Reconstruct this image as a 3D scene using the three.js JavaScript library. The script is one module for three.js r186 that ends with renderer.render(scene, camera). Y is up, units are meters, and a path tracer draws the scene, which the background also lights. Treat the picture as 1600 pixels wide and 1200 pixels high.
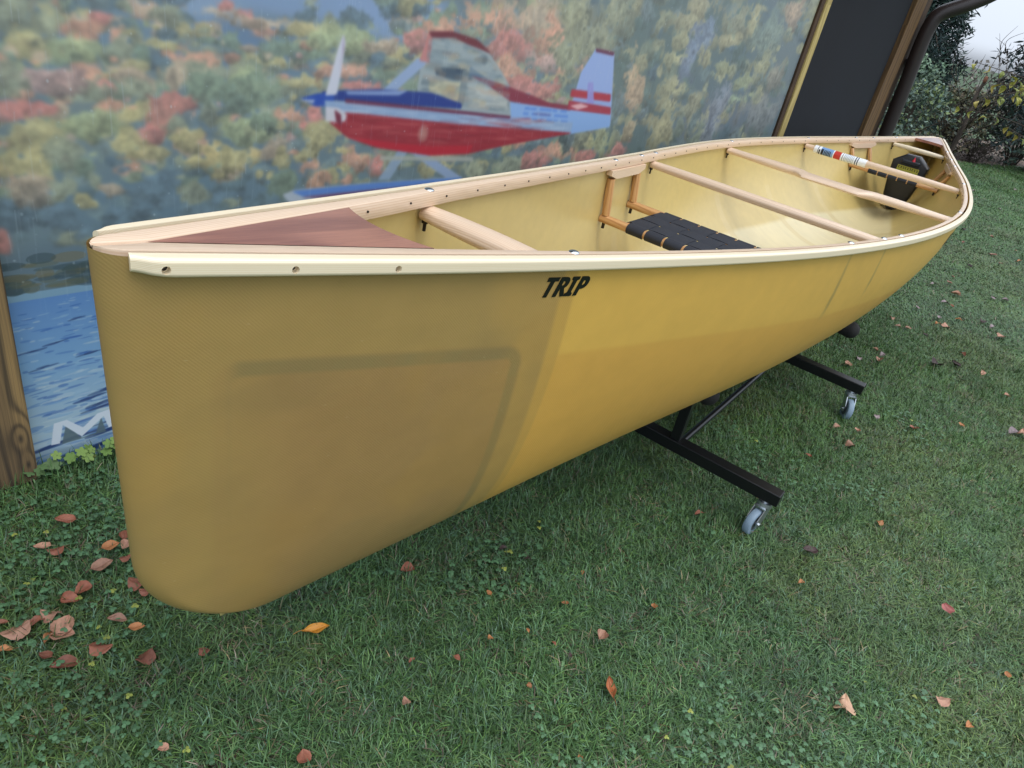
import * as THREE from 'three';
import { mergeGeometries, mergeVertices, toCreasedNormals } from 'three/addons/utils/BufferGeometryUtils.js';
import { RoundedBoxGeometry } from 'three/addons/geometries/RoundedBoxGeometry.js';
import { FontLoader } from 'three/addons/loaders/FontLoader.js';
import { TextGeometry } from 'three/addons/geometries/TextGeometry.js';
import { Brush, Evaluator, SUBTRACTION } from 'three-bvh-csg';

// ------------------------------------------------------------ camera, sky, sun, exposure
const V = (x, y, z) => new THREE.Vector3(x, y, z);
const scene = new THREE.Scene();
const CP = V(-0.292, 1.354, 0.63), CF = V(0.742, -0.501, -0.446).normalize();
const CR = V(0.595, 0.185, 0.782), CU = V(0.310, 0.845, -0.436), FP = 1138.9;
const camera = new THREE.PerspectiveCamera(55.56, 4 / 3, 0.02, 900);
camera.position.copy(CP); camera.up.copy(CU); camera.lookAt(CP.clone().add(CF));
const renderer = new THREE.WebGLRenderer();
renderer.toneMapping = THREE.LinearToneMapping;
renderer.toneMappingExposure = 1.2;
renderer.shadowMap.enabled = true;

let seed = 7;
const rnd = () => { seed = (seed * 1664525 + 1013904223) >>> 0; return seed / 4294967296; };
const rr = (a, b) => a + (b - a) * rnd();
const pick = (a) => a[Math.floor(rnd() * a.length)];
const clamp = (v, a = 0, b = 1) => Math.min(b, Math.max(a, v));
const mix = (a, b, t) => a + (b - a) * t;
const sstep = (a, b, x) => { const t = clamp((x - a) / (b - a)); return t * t * (3 - 2 * t); };
const hash = (x, y, s = 0) => { let h = (x * 374761393 + y * 668265263 + s * 974634777) | 0; h = Math.imul(h ^ (h >>> 13), 1274126177); return ((h ^ (h >>> 16)) >>> 0) / 4294967296; };
function noise(x, y, s = 0) {
  const i = Math.floor(x), j = Math.floor(y), u = x - i, v = y - j, a = u * u * (3 - 2 * u), b = v * v * (3 - 2 * v);
  return mix(mix(hash(i, j, s), hash(i + 1, j, s), a), mix(hash(i, j + 1, s), hash(i + 1, j + 1, s), a), b);
}
const fbm = (x, y, s = 0, o = 4) => { let v = 0, a = 0.5, t = 0; for (let k = 0; k < o; k++) { v += a * noise(x, y, s + k * 17); t += a; x *= 2.03; y *= 2.03; a *= 0.5; } return v / t; };

{ // overcast sky: brighter towards the zenith, soft cloud structure
  const w = 512, h = 256, d = new Float32Array(w * h * 4);
  for (let j = 0; j < h; j++) for (let i = 0; i < w; i++) {
    const el = (0.5 - (j + 0.5) / h) * Math.PI, az = (i / w) * Math.PI * 2, up = Math.max(0, Math.sin(el));
    const cx = Math.cos(az) * 3, cy = Math.sin(az) * 3;
    const c = fbm(cx + 10 + up * 2.2, cy + 10 + up * 1.4, 3, 4);
    const L = (0.74 + 1.0 * up) * (0.93 + 0.14 * c), o = (j * w + i) * 4;
    const g = el < 0 ? 0.45 : 1;
    d[o] = L * 0.875 * g; d[o + 1] = L * 0.96 * g; d[o + 2] = L * 1.09 * g; d[o + 3] = 1;
  }
  const f = new Float32Array(d.length);                     // DataTexture rows run upward
  for (let j = 0; j < h; j++) f.set(d.subarray((h - 1 - j) * w * 4, (h - j) * w * 4), j * w * 4);
  const t = new THREE.DataTexture(f, w, h, THREE.RGBAFormat, THREE.FloatType);
  t.mapping = THREE.EquirectangularReflectionMapping; t.magFilter = THREE.LinearFilter; t.needsUpdate = true;
  scene.background = t; scene.environment = t;
}
const sun = new THREE.DirectionalLight(0xfff4e6, 0.8);
sun.position.set(1.5, 9, 4.5); sun.target.position.set(2, 0, 0); sun.castShadow = true; sun.shadow.radius = 45;
Object.assign(sun.shadow.camera, { left: -8, right: 8, top: 8, bottom: -8, near: 0.5, far: 40 }); sun.shadow.mapSize.set(2048, 2048);
scene.add(sun, sun.target);

// ------------------------------------------------------------ helpers
const pxRay = (x, y) => CF.clone().addScaledVector(CR, (x - 800) / FP).addScaledVector(CU, -(y - 600) / FP);
const onGround = (x, y) => { const d = pxRay(x, y); return CP.clone().addScaledVector(d, -CP.y / d.y); };
const onX = (x, y, X) => { const d = pxRay(x, y); return CP.clone().addScaledVector(d, (X - CP.x) / d.x); };
const WB = V(0.297, 0, -1.045), WA = Math.PI / 30, WT = V(Math.cos(WA), 0, Math.sin(WA)), WN = V(-Math.sin(WA), 0, Math.cos(WA));
const onWall = (x, y) => { const d = pxRay(x, y), P = CP.clone().addScaledVector(d, WB.clone().sub(CP).dot(WN) / d.dot(WN)); return [P.clone().sub(WB).dot(WT), P.y]; };

const used = {};
const numbered = (n) => { used[n] = (used[n] ?? -1) + 1; return used[n] ? n + '_' + String(used[n]).padStart(3, '0') : n; };
function tag(o, label, category, group, kind) {
  if (label) o.userData.label = label; if (category) o.userData.category = category;
  if (group) o.userData.group = group; if (kind) o.userData.kind = kind; return o;
}
function part(name, geo, mat, parent) {
  const m = new THREE.Mesh(geo, mat); m.name = parent ? name : numbered(name); m.castShadow = m.receiveShadow = true;
  (parent || scene).add(m); return m;
}
function grp(name, parent) { const g = new THREE.Group(); g.name = parent ? name : numbered(name); (parent || scene).add(g); return g; }
const srgb = (r, g, b) => new THREE.Color().setRGB(r / 255, g / 255, b / 255, THREE.SRGBColorSpace);
function tex(w, h, fn, color = true) {
  const d = new Uint8Array(w * h * 4);
  for (let j = 0; j < h; j++) for (let i = 0; i < w; i++) { const c = fn(i, j), o = (j * w + i) * 4; d[o] = clamp(c[0], 0, 255); d[o + 1] = clamp(c[1], 0, 255); d[o + 2] = clamp(c[2], 0, 255); d[o + 3] = 255; }
  const t = new THREE.DataTexture(d, w, h); t.magFilter = THREE.LinearFilter; t.minFilter = THREE.LinearMipmapLinearFilter; t.generateMipmaps = true;
  t.wrapS = t.wrapT = THREE.RepeatWrapping; if (color) t.colorSpace = THREE.SRGBColorSpace; t.needsUpdate = true; return t;
}
const std = (o) => new THREE.MeshStandardMaterial(o), phy = (o) => new THREE.MeshPhysicalMaterial(o);

// wood: u runs along the grain (metres), v across (metres)
function woodTex(base, dark, scaleU, scaleV, s, ring = 1, warp = 1) {
  const W = 512, H = 256;
  return tex(W, H, (i, j) => {
    const u = i / W, v = j / H, wv = v * 14 * ring + warp * (1.6 * Math.sin(u * 6.283 + 2 * Math.sin(v * 6.283)) * 0.35 + 2.2 * noise(u * 4, v * 5, s));
    const r = 0.5 + 0.5 * Math.sin(wv * 6.283 * 0.5), f = noise(u * 22, v * 190, s + 3), p = noise(u * 90, v * 220, s + 5) > 0.8 ? 0.35 : 0;
    const k = clamp(Math.pow(r, 2.2) * 0.55 + f * 0.35 + p * 0.25);
    return [0, 1, 2].map((c) => mix(base[c], dark[c], k));
  });
}
const rep = (t, u, v) => { t.repeat.set(u, v); return t; };
const M = {};
M.ash = phy({ map: rep(woodTex([245, 231, 203], [228, 206, 168], 1, 1, 11, 7, 0.5), 0.35, 9), roughness: 0.38, clearcoat: 0.35, clearcoatRoughness: 0.3 });
M.ashPink = phy({ map: rep(woodTex([236, 212, 186], [212, 178, 146], 1, 1, 21, 4, 0.5), 0.5, 9), roughness: 0.4, clearcoat: 0.35, clearcoatRoughness: 0.3 });
M.cherry = phy({ map: rep(woodTex([214, 168, 112], [176, 122, 72], 1, 1, 31), 1.6, 9), roughness: 0.4, clearcoat: 0.35, clearcoatRoughness: 0.3 });
M.walnut = phy({ map: rep(woodTex([180, 122, 98], [130, 80, 66], 1, 1, 41, 0.5, 1.3), 1.5, 3.2), roughness: 0.3, clearcoat: 0.6, clearcoatRoughness: 0.25 });
M.steel = std({ color: 0xd4d8dc, metalness: 1, roughness: 0.22 });
M.zinc = std({ color: 0xb8bec4, metalness: 0.9, roughness: 0.32 });
M.darkSteel = std({ color: 0x3b3633, metalness: 0.6, roughness: 0.5 });
M.webbing = std({ color: srgb(38, 41, 50), roughness: 0.75, bumpMap: tex(64, 64, (i, j) => { const v = ((i >> 2) + (j >> 2)) & 1 ? 200 : 60; return [v, v, v]; }, false), bumpScale: 0.0004 });
M.webbing.bumpMap.repeat.set(30, 30);
M.blackPaint = std({ color: 0x16171a, roughness: 0.3, metalness: 0.1 });

// loft: rings[i] = array of Vector3 (closed ring); uv: u = arc length along (m), v = girth (m)
function loft(rings, { closed = true, caps = true } = {}) {
  const n = rings[0].length, pos = [], uv = [], idx = []; let L = 0;
  const cen = rings.map((r) => r.reduce((a, p) => a.add(p), V(0, 0, 0)).multiplyScalar(1 / n));
  rings.forEach((r, i) => {
    if (i) L += cen[i].distanceTo(cen[i - 1]);
    let g = 0;
    for (let k = 0; k <= (closed ? n : n - 1); k++) { const p = r[k % n]; if (k) g += p.distanceTo(r[(k - 1) % n]); pos.push(p.x, p.y, p.z); uv.push(L, g); }
  });
  const m = closed ? n + 1 : n;
  for (let i = 0; i < rings.length - 1; i++) for (let k = 0; k < m - 1; k++) { const a = i * m + k, b = a + 1, c = a + m, d = c + 1; idx.push(a, c, b, b, c, d); }
  if (caps && closed) for (const e of [0, rings.length - 1]) {
    const st = pos.length / 3, r = rings[e]; pos.push(cen[e].x, cen[e].y, cen[e].z); uv.push(0, 0);
    for (let k = 0; k < n; k++) { pos.push(r[k].x, r[k].y, r[k].z); uv.push(r[k].y - cen[e].y, r[k].z - cen[e].z + (r[k].x - cen[e].x)); }
    for (let k = 0; k < n; k++) e ? idx.push(st, st + 1 + ((k + 1) % n), st + 1 + k) : idx.push(st, st + 1 + k, st + 1 + ((k + 1) % n));
  }
  const g = new THREE.BufferGeometry(); g.setAttribute('position', new THREE.Float32BufferAttribute(pos, 3)); g.setAttribute('uv', new THREE.Float32BufferAttribute(uv, 2)); g.setIndex(idx);
  return toCreasedNormals(g, 0.7);
}
function outward(g) { // flip winding when the signed volume is negative
  const p = g.attributes.position, a = V(0, 0, 0), b = V(0, 0, 0), c = V(0, 0, 0); let v = 0;
  const n = g.index ? g.index.count : p.count, at = (k) => (g.index ? g.index.getX(k) : k);
  for (let k = 0; k < n; k += 3) { a.fromBufferAttribute(p, at(k)); b.fromBufferAttribute(p, at(k + 1)); c.fromBufferAttribute(p, at(k + 2)); v += a.dot(b.cross(c)); }
  if (v < 0) {
    const f = g.index ? g.toNonIndexed() : g;
    for (const nm of Object.keys(f.attributes)) { const A = f.attributes[nm], s = A.itemSize, q = A.array; for (let k = 0; k < A.count; k += 3) for (let e = 0; e < s; e++) { const t = q[(k + 1) * s + e]; q[(k + 1) * s + e] = q[(k + 2) * s + e]; q[(k + 2) * s + e] = t; } }
    const nn = f.attributes.normal; if (nn) for (let k = 0; k < nn.array.length; k++) nn.array[k] *= -1;
    return f;
  }
  return g;
}
const ring2 = (n, a, b, e = 2.4) => Array.from({ length: n }, (_, k) => { const t = (k / n) * Math.PI * 2, c = Math.cos(t), s = Math.sin(t); return [Math.sign(c) * Math.pow(Math.abs(c), 2 / e) * a, Math.sign(s) * Math.pow(Math.abs(s), 2 / e) * b]; });
function tube(pts, r, seg = 10, per = 8) { return new THREE.TubeGeometry(new THREE.CatmullRomCurve3(pts), pts.length * per, r, seg, false); }
function rod(a, b, r, seg = 12) { const d = b.clone().sub(a), g = new THREE.CylinderGeometry(r, r, d.length(), seg); g.applyQuaternion(new THREE.Quaternion().setFromUnitVectors(V(0, 1, 0), d.clone().normalize())); g.translate((a.x + b.x) / 2, (a.y + b.y) / 2, (a.z + b.z) / 2); return g; }
const box = (x0, x1, y0, y1, z0, z1, r = 0) => { const g = r ? new RoundedBoxGeometry(x1 - x0, y1 - y0, z1 - z0, 2, r) : new THREE.BoxGeometry(x1 - x0, y1 - y0, z1 - z0); g.translate((x0 + x1) / 2, (y0 + y1) / 2, (z0 + z1) / 2); return g; };

// ------------------------------------------------------------ ground
const groundY = (x, z) => 0.02 * (noise(x * 0.9 + 5, z * 0.9 + 5, 2) - 0.5) * sstep(0.5, 3, Math.hypot(x - 1.5, z)) - sstep(15.5, 60, x) * 8;
{
  const xs = [], zs = [];
  for (let x = -4; x < 17; x += 0.35) xs.push(x); for (let x = 17; x < 80; x += 3) xs.push(x); xs.push(120, 220, 420, 700); xs.unshift(-300, -80, -20, -8);
  for (let z = -6; z < 8; z += 0.35) zs.push(z); zs.unshift(-400, -150, -50, -20, -10); zs.push(10, 14, 25, 60, 150, 400);
  const pos = [], uv = [], idx = [];
  for (const x of xs) for (const z of zs) { pos.push(x, groundY(x, z), z); uv.push(x / 2.2, z / 2.2); }
  for (let i = 0; i < xs.length - 1; i++) for (let k = 0; k < zs.length - 1; k++) { const a = i * zs.length + k, b = a + 1, c = a + zs.length; idx.push(a, b, c, b, c + 1, c); }
  const g = new THREE.BufferGeometry(); g.setAttribute('position', new THREE.Float32BufferAttribute(pos, 3)); g.setAttribute('uv', new THREE.Float32BufferAttribute(uv, 2)); g.setIndex(idx); g.computeVertexNormals();
  const S = 512, per = (x, y, f, s) => { const a = x / S * f, b = y / S * f; const w = (p, q) => hash(((p % f) + f) % f, ((q % f) + f) % f, s); const i = Math.floor(a), j = Math.floor(b), u = a - i, v = b - j, e = u * u * (3 - 2 * u), t = v * v * (3 - 2 * v); return mix(mix(w(i, j), w(i + 1, j), e), mix(w(i, j + 1), w(i + 1, j + 1), e), t); };
  const map = tex(S, S, (i, j) => {
    const a = per(i, j, 9, 1) * 0.45 + per(i, j, 27, 2) * 0.3 + per(i, j, 120, 3) * 0.25, b = per(i, j, 200, 4), c = per(i, j, 16, 7);
    const g0 = mix(44, 88, a) * (0.75 + 0.5 * b);
    return [g0 * mix(0.62, 0.95, c), g0 * 1.12, g0 * 0.64];
  });
  tag(part('lawn_ground', g, std({ map, roughness: 0.95 })), 'mown lawn ground under the canoe and around it', 'lawn', null, 'structure');
}

// ------------------------------------------------------------ shed wall with mural, door panel, post, roof, gutter, downspout
const shed = grp('boat_shed'); shed.position.copy(WB); shed.rotation.y = -WA;
tag(shed, 'low timber shed with dark door panel, brown trim and dark downspout', 'shed');
{
  const sheet = std({ color: srgb(112, 104, 92), roughness: 0.9 });
  const trimTex = (s, b, d) => rep(woodTex(b, d, 1, 1, s, 0.7), 1.4, 4);
  const brown = std({ map: trimTex(51, [116, 88, 54], [74, 54, 33]), roughness: 0.8 }), pale = std({ map: trimTex(61, [196, 178, 116], [160, 140, 84]), roughness: 0.75 });
  const darkTrim = std({ map: trimTex(71, [84, 62, 42], [52, 38, 26]), roughness: 0.8 });
  part('wall', box(-1.6, 3.74, 0.0, 2.6, -0.14, -0.02), sheet, shed);
  part('end_wall', box(3.741, 5.6, 0.0, 2.6, -0.14, -0.075), sheet, shed);
  part('side_wall', box(5.48, 5.6, 0.0, 2.6, -2.4, -0.141), sheet, shed);
  part('back_wall', box(-1.6, 5.48, 0.0, 3.2, -2.52, -2.4), sheet, shed);
  const vbox = (x0, x1, y0, y1, z0, z1, r = 0.004) => { // board whose grain runs upward
    const g = box(x0, x1, y0, y1, z0, z1, r), p = g.attributes.position, u = g.attributes.uv, n = g.attributes.normal;
    for (let k = 0; k < p.count; k++) u.setXY(k, p.getY(k), Math.abs(n.getX(k)) > 0.7 ? p.getZ(k) : p.getX(k)); return g;
  };
  // weathered post with two knots at the mural's left edge
  const postTex = tex(256, 1024, (i, j) => {
    const v = j / 1024 * 2.0, u = i / 256 * 0.16; // metres up, metres across
    let a = u, k = 0;
    for (const [ku, kv, sz] of [[0.122, 0.155, 0.036], [0.128, 0.075, 0.026], [0.05, 0.62, 0.024], [0.1, 1.2, 0.026]]) {
      const du = u - ku, dv = (v - kv) * 0.42, q = Math.hypot(du, dv); const ex = Math.exp(-(q * q) / (sz * sz * 0.9)); a = mix(a, 0.06 + q * 1.2, ex); if (q < sz * 0.3) k = 1 - q / (sz * 0.3);
    }
    const w = Math.sin((a * 210 + 2.4 * noise(u * 20, v * 3, 5)) * 1.0), f = noise(u * 900, v * 14, 8);
    let m = clamp(0.35 + 0.4 * Math.pow(0.5 + 0.5 * w, 3) + 0.3 * (f - 0.5)); m = Math.max(m, k * 0.95);
    const st = noise(u * 30, v * 3.5, 19);
    return [mix(164, 56, m) * (0.8 + 0.4 * st), mix(134, 48, m) * (0.8 + 0.4 * st), mix(90, 40, m) * (0.84 + 0.3 * st)];
  });
  const pg = box(-0.15, -0.008, 0.02, 2.58, -0.019, 0.045, 0.006); { const p = pg.attributes.position, u = pg.attributes.uv; for (let k = 0; k < p.count; k++) u.setXY(k, (p.getX(k) + 0.155 + Math.abs(p.getZ(k) - 0.045) * 0.5) / 0.16, p.getY(k) / 2.0); }
  tag(part('timber_post', pg, std({ map: postTex, roughness: 0.85 }), shed), 'weathered brown post with dark knots');
  part('trim_strip', vbox(3.742, 3.79, 0.02, 2.58, -0.074, 0.012), darkTrim, shed);
  part('trim_strip', vbox(3.792, 3.853, 0.02, 2.58, -0.074, 0.02), pale, shed);
  const doorMat = std({ map: tex(256, 256, (i, j) => { const f = noise(i * 0.9, j * 0.9, 4), b = fbm(i / 60, j / 60, 6); const k = 19 + 8 * b + 5 * (((i >> 1) + (j >> 1)) & 1 ? f : 0); return [k * 0.8, k * 0.97, k * 1.3]; }), roughness: 0.95 });
  const door = part('door_panel', box(3.856, 5.25, 0.04, 2.34, -0.074, -0.03), doorMat, shed); tag(door, 'flat blue black door panel');
  part('door_rail', box(3.856, 5.25, 2.342, 2.58, -0.074, -0.022), darkTrim, shed);
  part('corner_board', vbox(5.253, 5.45, 0.02, 2.58, -0.074, 0.0), brown, shed);
  part('corner_board', vbox(5.452, 5.6, 0.02, 2.58, -0.074, -0.012), darkTrim, shed);
  // low roof, fascia and gutter above the frame
  const rs = new THREE.Shape(); rs.moveTo(0.3, 2.56); rs.lineTo(0.3, 2.61); rs.lineTo(-2.75, 3.42); rs.lineTo(-2.75, 3.36); rs.lineTo(0, 2.63);
  const rg = new THREE.ExtrudeGeometry(rs, { depth: 7.7, bevelEnabled: false }); rg.rotateY(-Math.PI / 2); // shape x -> z
  rg.scale(1, 1, 1); rg.translate(6.0, 0, 0);
  part('roof', rg, std({ color: srgb(70, 66, 64), roughness: 0.9 }), shed);
  part('fascia', box(-1.7, 6.0, 2.48, 2.558, 0.27, 0.295), darkTrim, shed);
  const gm = std({ color: srgb(46, 38, 38), roughness: 0.42 });
  const gs = new THREE.Shape(); gs.absarc(0, 0, 0.06, Math.PI, Math.PI * 2, false); gs.lineTo(0.055, 0); gs.absarc(0, 0, 0.054, Math.PI * 2, Math.PI, true);
  const gg = new THREE.ExtrudeGeometry(gs, { depth: 7.7, bevelEnabled: false, curveSegments: 10 }); gg.rotateY(Math.PI / 2); gg.translate(-1.7, 2.545, 0.358); part('gutter', gg, gm, shed);
  const ds = part('downspout', tube([V(5.63, 0.05, 0.052), V(5.61, 0.5, 0.052), V(5.57, 1.0, 0.052), V(5.53, 1.45, 0.054), V(5.54, 1.525, 0.075), V(5.62, 1.62, 0.2), V(5.71, 1.72, 0.31), V(5.74, 1.79, 0.35), V(5.745, 1.95, 0.358), V(5.745, 2.25, 0.358), V(5.745, 2.5, 0.358)], 0.048, 16, 10), gm, shed);
  tag(ds, 'dark round downspout with an elbow');
  for (const y of [0.5, 1.2]) part('bracket', box(5.54, 5.66, y, y + 0.035, -0.012, 0.03, 0.004), gm, ds);
}

// ------------------------------------------------------------ the printed mural
function muralTexture() {
  const S0 = -0.008, S1 = 3.74, Y1 = 1.96, W = 2048, H = 1072, c = document.createElement('canvas'); c.width = W; c.height = H; const g = c.getContext('2d');
  const m2c = (s, y) => [(s - S0) / (S1 - S0) * W, (1 - y / Y1) * H];
  const P = (x, y) => { const [s, h] = onWall(x, y); return m2c(s, h); };
  const css = (a, al = 1) => `rgba(${a[0] | 0},${a[1] | 0},${a[2] | 0},${al})`;
  g.fillStyle = css([78, 98, 104]); g.fillRect(0, 0, W, H);
  const local = (x, y) => { const a = P(x, y), b = P(x + 6, y), d = P(x, y + 6); return [a, Math.max(0.6, Math.abs(b[0] - a[0]) / 6), Math.max(0.6, Math.abs(d[1] - a[1]) / 6)]; };
  const soft = (x, y, rx, ry, col, al = 1) => { const [a, sx, sy] = local(x, y); g.save(); g.translate(a[0], a[1]); g.scale(sx * rx, sy * ry); const q = g.createRadialGradient(0, 0, 0.1, 0, 0, 1); q.addColorStop(0, css(col, al)); q.addColorStop(0.55, css(col, al * 0.75)); q.addColorStop(1, css(col, 0)); g.fillStyle = q; g.fillRect(-1, -1, 2, 2); g.restore(); };
  // far blue hills and dark understory masses of the print
  for (const [x, y, rx, ry, col] of [[480, -20, 260, 70, [104, 134, 178]], [620, 20, 120, 60, [108, 138, 182]], [300, 20, 120, 50, [112, 140, 172]], [200, 50, 160, 60, [84, 110, 128]], [380, 70, 140, 50, [72, 100, 132]], [420, 140, 130, 60, [74, 104, 126]], [160, 170, 220, 90, [92, 108, 106]], [60, 300, 160, 90, [84, 104, 106]], [250, 330, 220, 80, [68, 94, 112]], [420, 300, 130, 90, [72, 98, 112]], [120, 420, 240, 60, [62, 84, 98]], [560, 280, 100, 60, [78, 100, 108]], [760, 260, 120, 60, [76, 92, 88]], [1000, 130, 160, 160, [66, 84, 78]], [1180, 120, 130, 180, [62, 80, 86]], [860, 40, 120, 80, [112, 112, 92]], [1080, 40, 120, 80, [66, 82, 78]], [1120, 200, 100, 60, [74, 84, 92]], [1240, 60, 60, 160, [78, 90, 94]]]) { soft(x, y, rx, ry, col, 0.95); soft(x, y, rx * 0.8, ry * 0.8, col, 0.8); }
  const dab = (X, Y, w, h, col, al, rot = 0) => { g.fillStyle = css(col, al); g.beginPath(); g.ellipse(X, Y, w, h, rot, 0, 7); g.fill(); };
  const [, yl] = m2c(0, 0.5), FH = Math.ceil(yl), NA = new Float32Array(W * FH), NB = new Float32Array(W * FH), NC = new Float32Array(W * FH);
  for (let j = 0; j < FH; j++) for (let i = 0; i < W; i++) { const o = j * W + i; NA[o] = fbm(i / 46, j / 40, 201, 2) - 0.5; NB[o] = noise(i / 11, j / 10, 203) * 0.6 + noise(i / 5.3, j / 5, 207) * 0.4 - 0.5; NC[o] = noise(i / 2.3, j / 2.3, 205) * 0.6 + hash(i, j, 9) * 0.4 - 0.5; }
  const img = g.getImageData(0, 0, W, FH), D = img.data;
  const crown = (x, y, rx, ry, col) => {
    const [a, sx, sy] = local(x, y), RX = rx * sx, RY = ry * sy, lean = rr(-0.2, 0.2), ox = rr(0, 900) | 0;
    const x0 = Math.max(0, Math.floor(a[0] - RX * 1.5)), x1 = Math.min(W - 1, Math.ceil(a[0] + RX * 1.5)), y0 = Math.max(0, Math.floor(a[1] - RY * 1.5)), y1 = Math.min(FH - 1, Math.ceil(a[1] + RY * 1.5));
    for (let j = y0; j <= y1; j++) for (let i = x0; i <= x1; i++) {
      const o = j * W + i, o2 = j * W + ((i + ox) % W), dx = (i - a[0]) / RX + lean * (j - a[1]) / RY, dy = (j - a[1]) / RY, w1 = NA[o2], w2 = NB[o], w3 = NC[o];
      const m = 1 - sstep(0.62, 1.02, Math.hypot(dx, dy) + w1 * 1.6 + w2 * 1.05 + w3 * 0.55); if (m <= 0) continue;
      const sh = 1.02 + 0.7 * w2 + 0.5 * w3 + 0.6 * w1 - 0.2 * dy, k = m * 0.88;
      for (let e = 0; e < 3; e++) D[o * 4 + e] = clamp(mix(D[o * 4 + e], mix(col[e], [104, 122, 132][e], 0.14) * sh, k), 0, 255);
    }
  };
  const O = [196, 128, 92], R = [190, 98, 82], Lm = [146, 156, 98], Yl = [168, 152, 86], Ol = [122, 126, 92], Tn = [166, 138, 104], Dk = [64, 86, 92], Gn = [98, 116, 84], Pk = [176, 130, 116];
  for (let k = 0; k < 900; k++) { const x = rr(-40, 920), y = -60 + 430 * (k / 900) + rr(-30, 30); if (y < 40 && x > 290 && x < 640 && rnd() < 0.85) continue; const low = y > 270 + 40 * noise(x / 70, 3, 9); crown(x, y, rr(13, 30), rr(10, 22), pick(low ? [Dk, Dk, [66, 90, 104], [58, 80, 94], [76, 96, 98], [72, 98, 114], Ol] : [Ol, Ol, Ol, Gn, Gn, Yl, Tn, Dk, Dk, [70, 92, 104], [88, 106, 104], O]), 24); }
  for (let k = 0; k < 260; k++) { const x = rr(-30, 900), y = rr(-30, 285); if (y < 45 && x > 290 && x < 640) continue; crown(x, y, rr(6, 15), rr(5, 11), pick([O, Tn, Yl, Yl, Ol, Ol, Lm, Pk, Dk, Dk, [60, 84, 98], Gn])); }
  for (const [x, y, rx, ry, col] of [[10, 20, 22, 26, Ol], [40, 70, 30, 20, Yl], [75, 35, 20, 26, Ol], [60, 90, 22, 14, Tn], [122, 35, 18, 16, Tn], [153, 28, 13, 10, R], [180, 50, 12, 10, O], [125, 50, 20, 12, O], [120, 75, 30, 18, Lm], [15, 80, 20, 14, Tn], [225, 15, 26, 16, Tn], [260, 20, 18, 16, Ol], [330, 14, 40, 12, Tn], [350, 8, 14, 8, R], [386, 28, 12, 9, R], [430, 38, 40, 8, Tn], [480, 45, 24, 10, Yl], [310, 100, 34, 20, O], [310, 120, 40, 16, Ol], [320, 140, 34, 20, Gn], [275, 125, 14, 20, Tn], [205, 122, 20, 14, Tn], [215, 140, 24, 12, Ol], [135, 118, 24, 18, O], [160, 132, 22, 12, R], [120, 145, 40, 18, Ol], [60, 125, 50, 16, Pk], [30, 175, 30, 12, R], [70, 172, 14, 10, R], [16, 130, 20, 22, Ol], [385, 125, 26, 24, Lm], [400, 150, 36, 22, Gn], [420, 175, 24, 14, Ol], [470, 128, 30, 8, Yl], [275, 160, 20, 10, R], [255, 185, 26, 24, [170, 96, 76]], [235, 210, 16, 12, R], [168, 168, 18, 9, O], [200, 180, 20, 14, Yl], [140, 195, 34, 18, Lm], [55, 215, 32, 26, Yl], [50, 250, 30, 24, Yl], [95, 240, 24, 20, Ol], [20, 260, 30, 16, Yl], [195, 225, 26, 18, Yl], [290, 215, 16, 16, Yl], [335, 235, 20, 26, [182, 156, 84]], [235, 240, 20, 8, Yl], [370, 250, 22, 14, Yl], [395, 240, 10, 12, [184, 156, 84]], [385, 205, 28, 16, Lm], [410, 185, 20, 14, Gn], [300, 250, 16, 6, Yl], [45, 290, 30, 20, Tn], [90, 300, 28, 18, Ol], [130, 315, 10, 8, Yl], [150, 318, 8, 6, Yl], [170, 295, 14, 9, Tn], [470, 195, 16, 12, R], [450, 180, 26, 12, O], [490, 180, 14, 22, R], [500, 210, 18, 20, Yl], [545, 110, 40, 12, O], [560, 135, 40, 10, R], [500, 60, 26, 16, Lm], [555, 60, 26, 18, Lm], [600, 70, 22, 12, Tn], [640, 60, 20, 16, R], [560, 245, 20, 16, O], [590, 260, 16, 14, R], [530, 235, 16, 10, Yl], [690, 50, 30, 24, O], [760, 30, 40, 26, O], [800, 70, 30, 22, R], [840, 30, 40, 30, Tn], [790, 110, 26, 16, O], [850, 90, 26, 20, Pk], [830, 140, 30, 14, R], [870, 60, 24, 26, O], [5, 380, 12, 14, R], [740, 270, 20, 20, Ol], [790, 260, 26, 14, Ol], [840, 250, 20, 12, R], [870, 235, 22, 12, O], [905, 245, 14, 9, R], [690, 262, 20, 14, Yl]]) crown(x + rr(-3, 3), y, rx * 1.3, ry * 1.3, col.map((v) => v * 1.1));
  // nearer conifers at the right of the print
  for (let k = 0; k < 420; k++) { const x = rr(880, 1290), y = rr(-60, 260); crown(x, y, rr(6, 15), rr(8, 24), pick([[52, 68, 60], [60, 80, 70], [72, 88, 84], [52, 72, 82], [96, 104, 78], [124, 122, 84], [84, 98, 96], [138, 130, 86], [142, 136, 88]])); }
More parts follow.
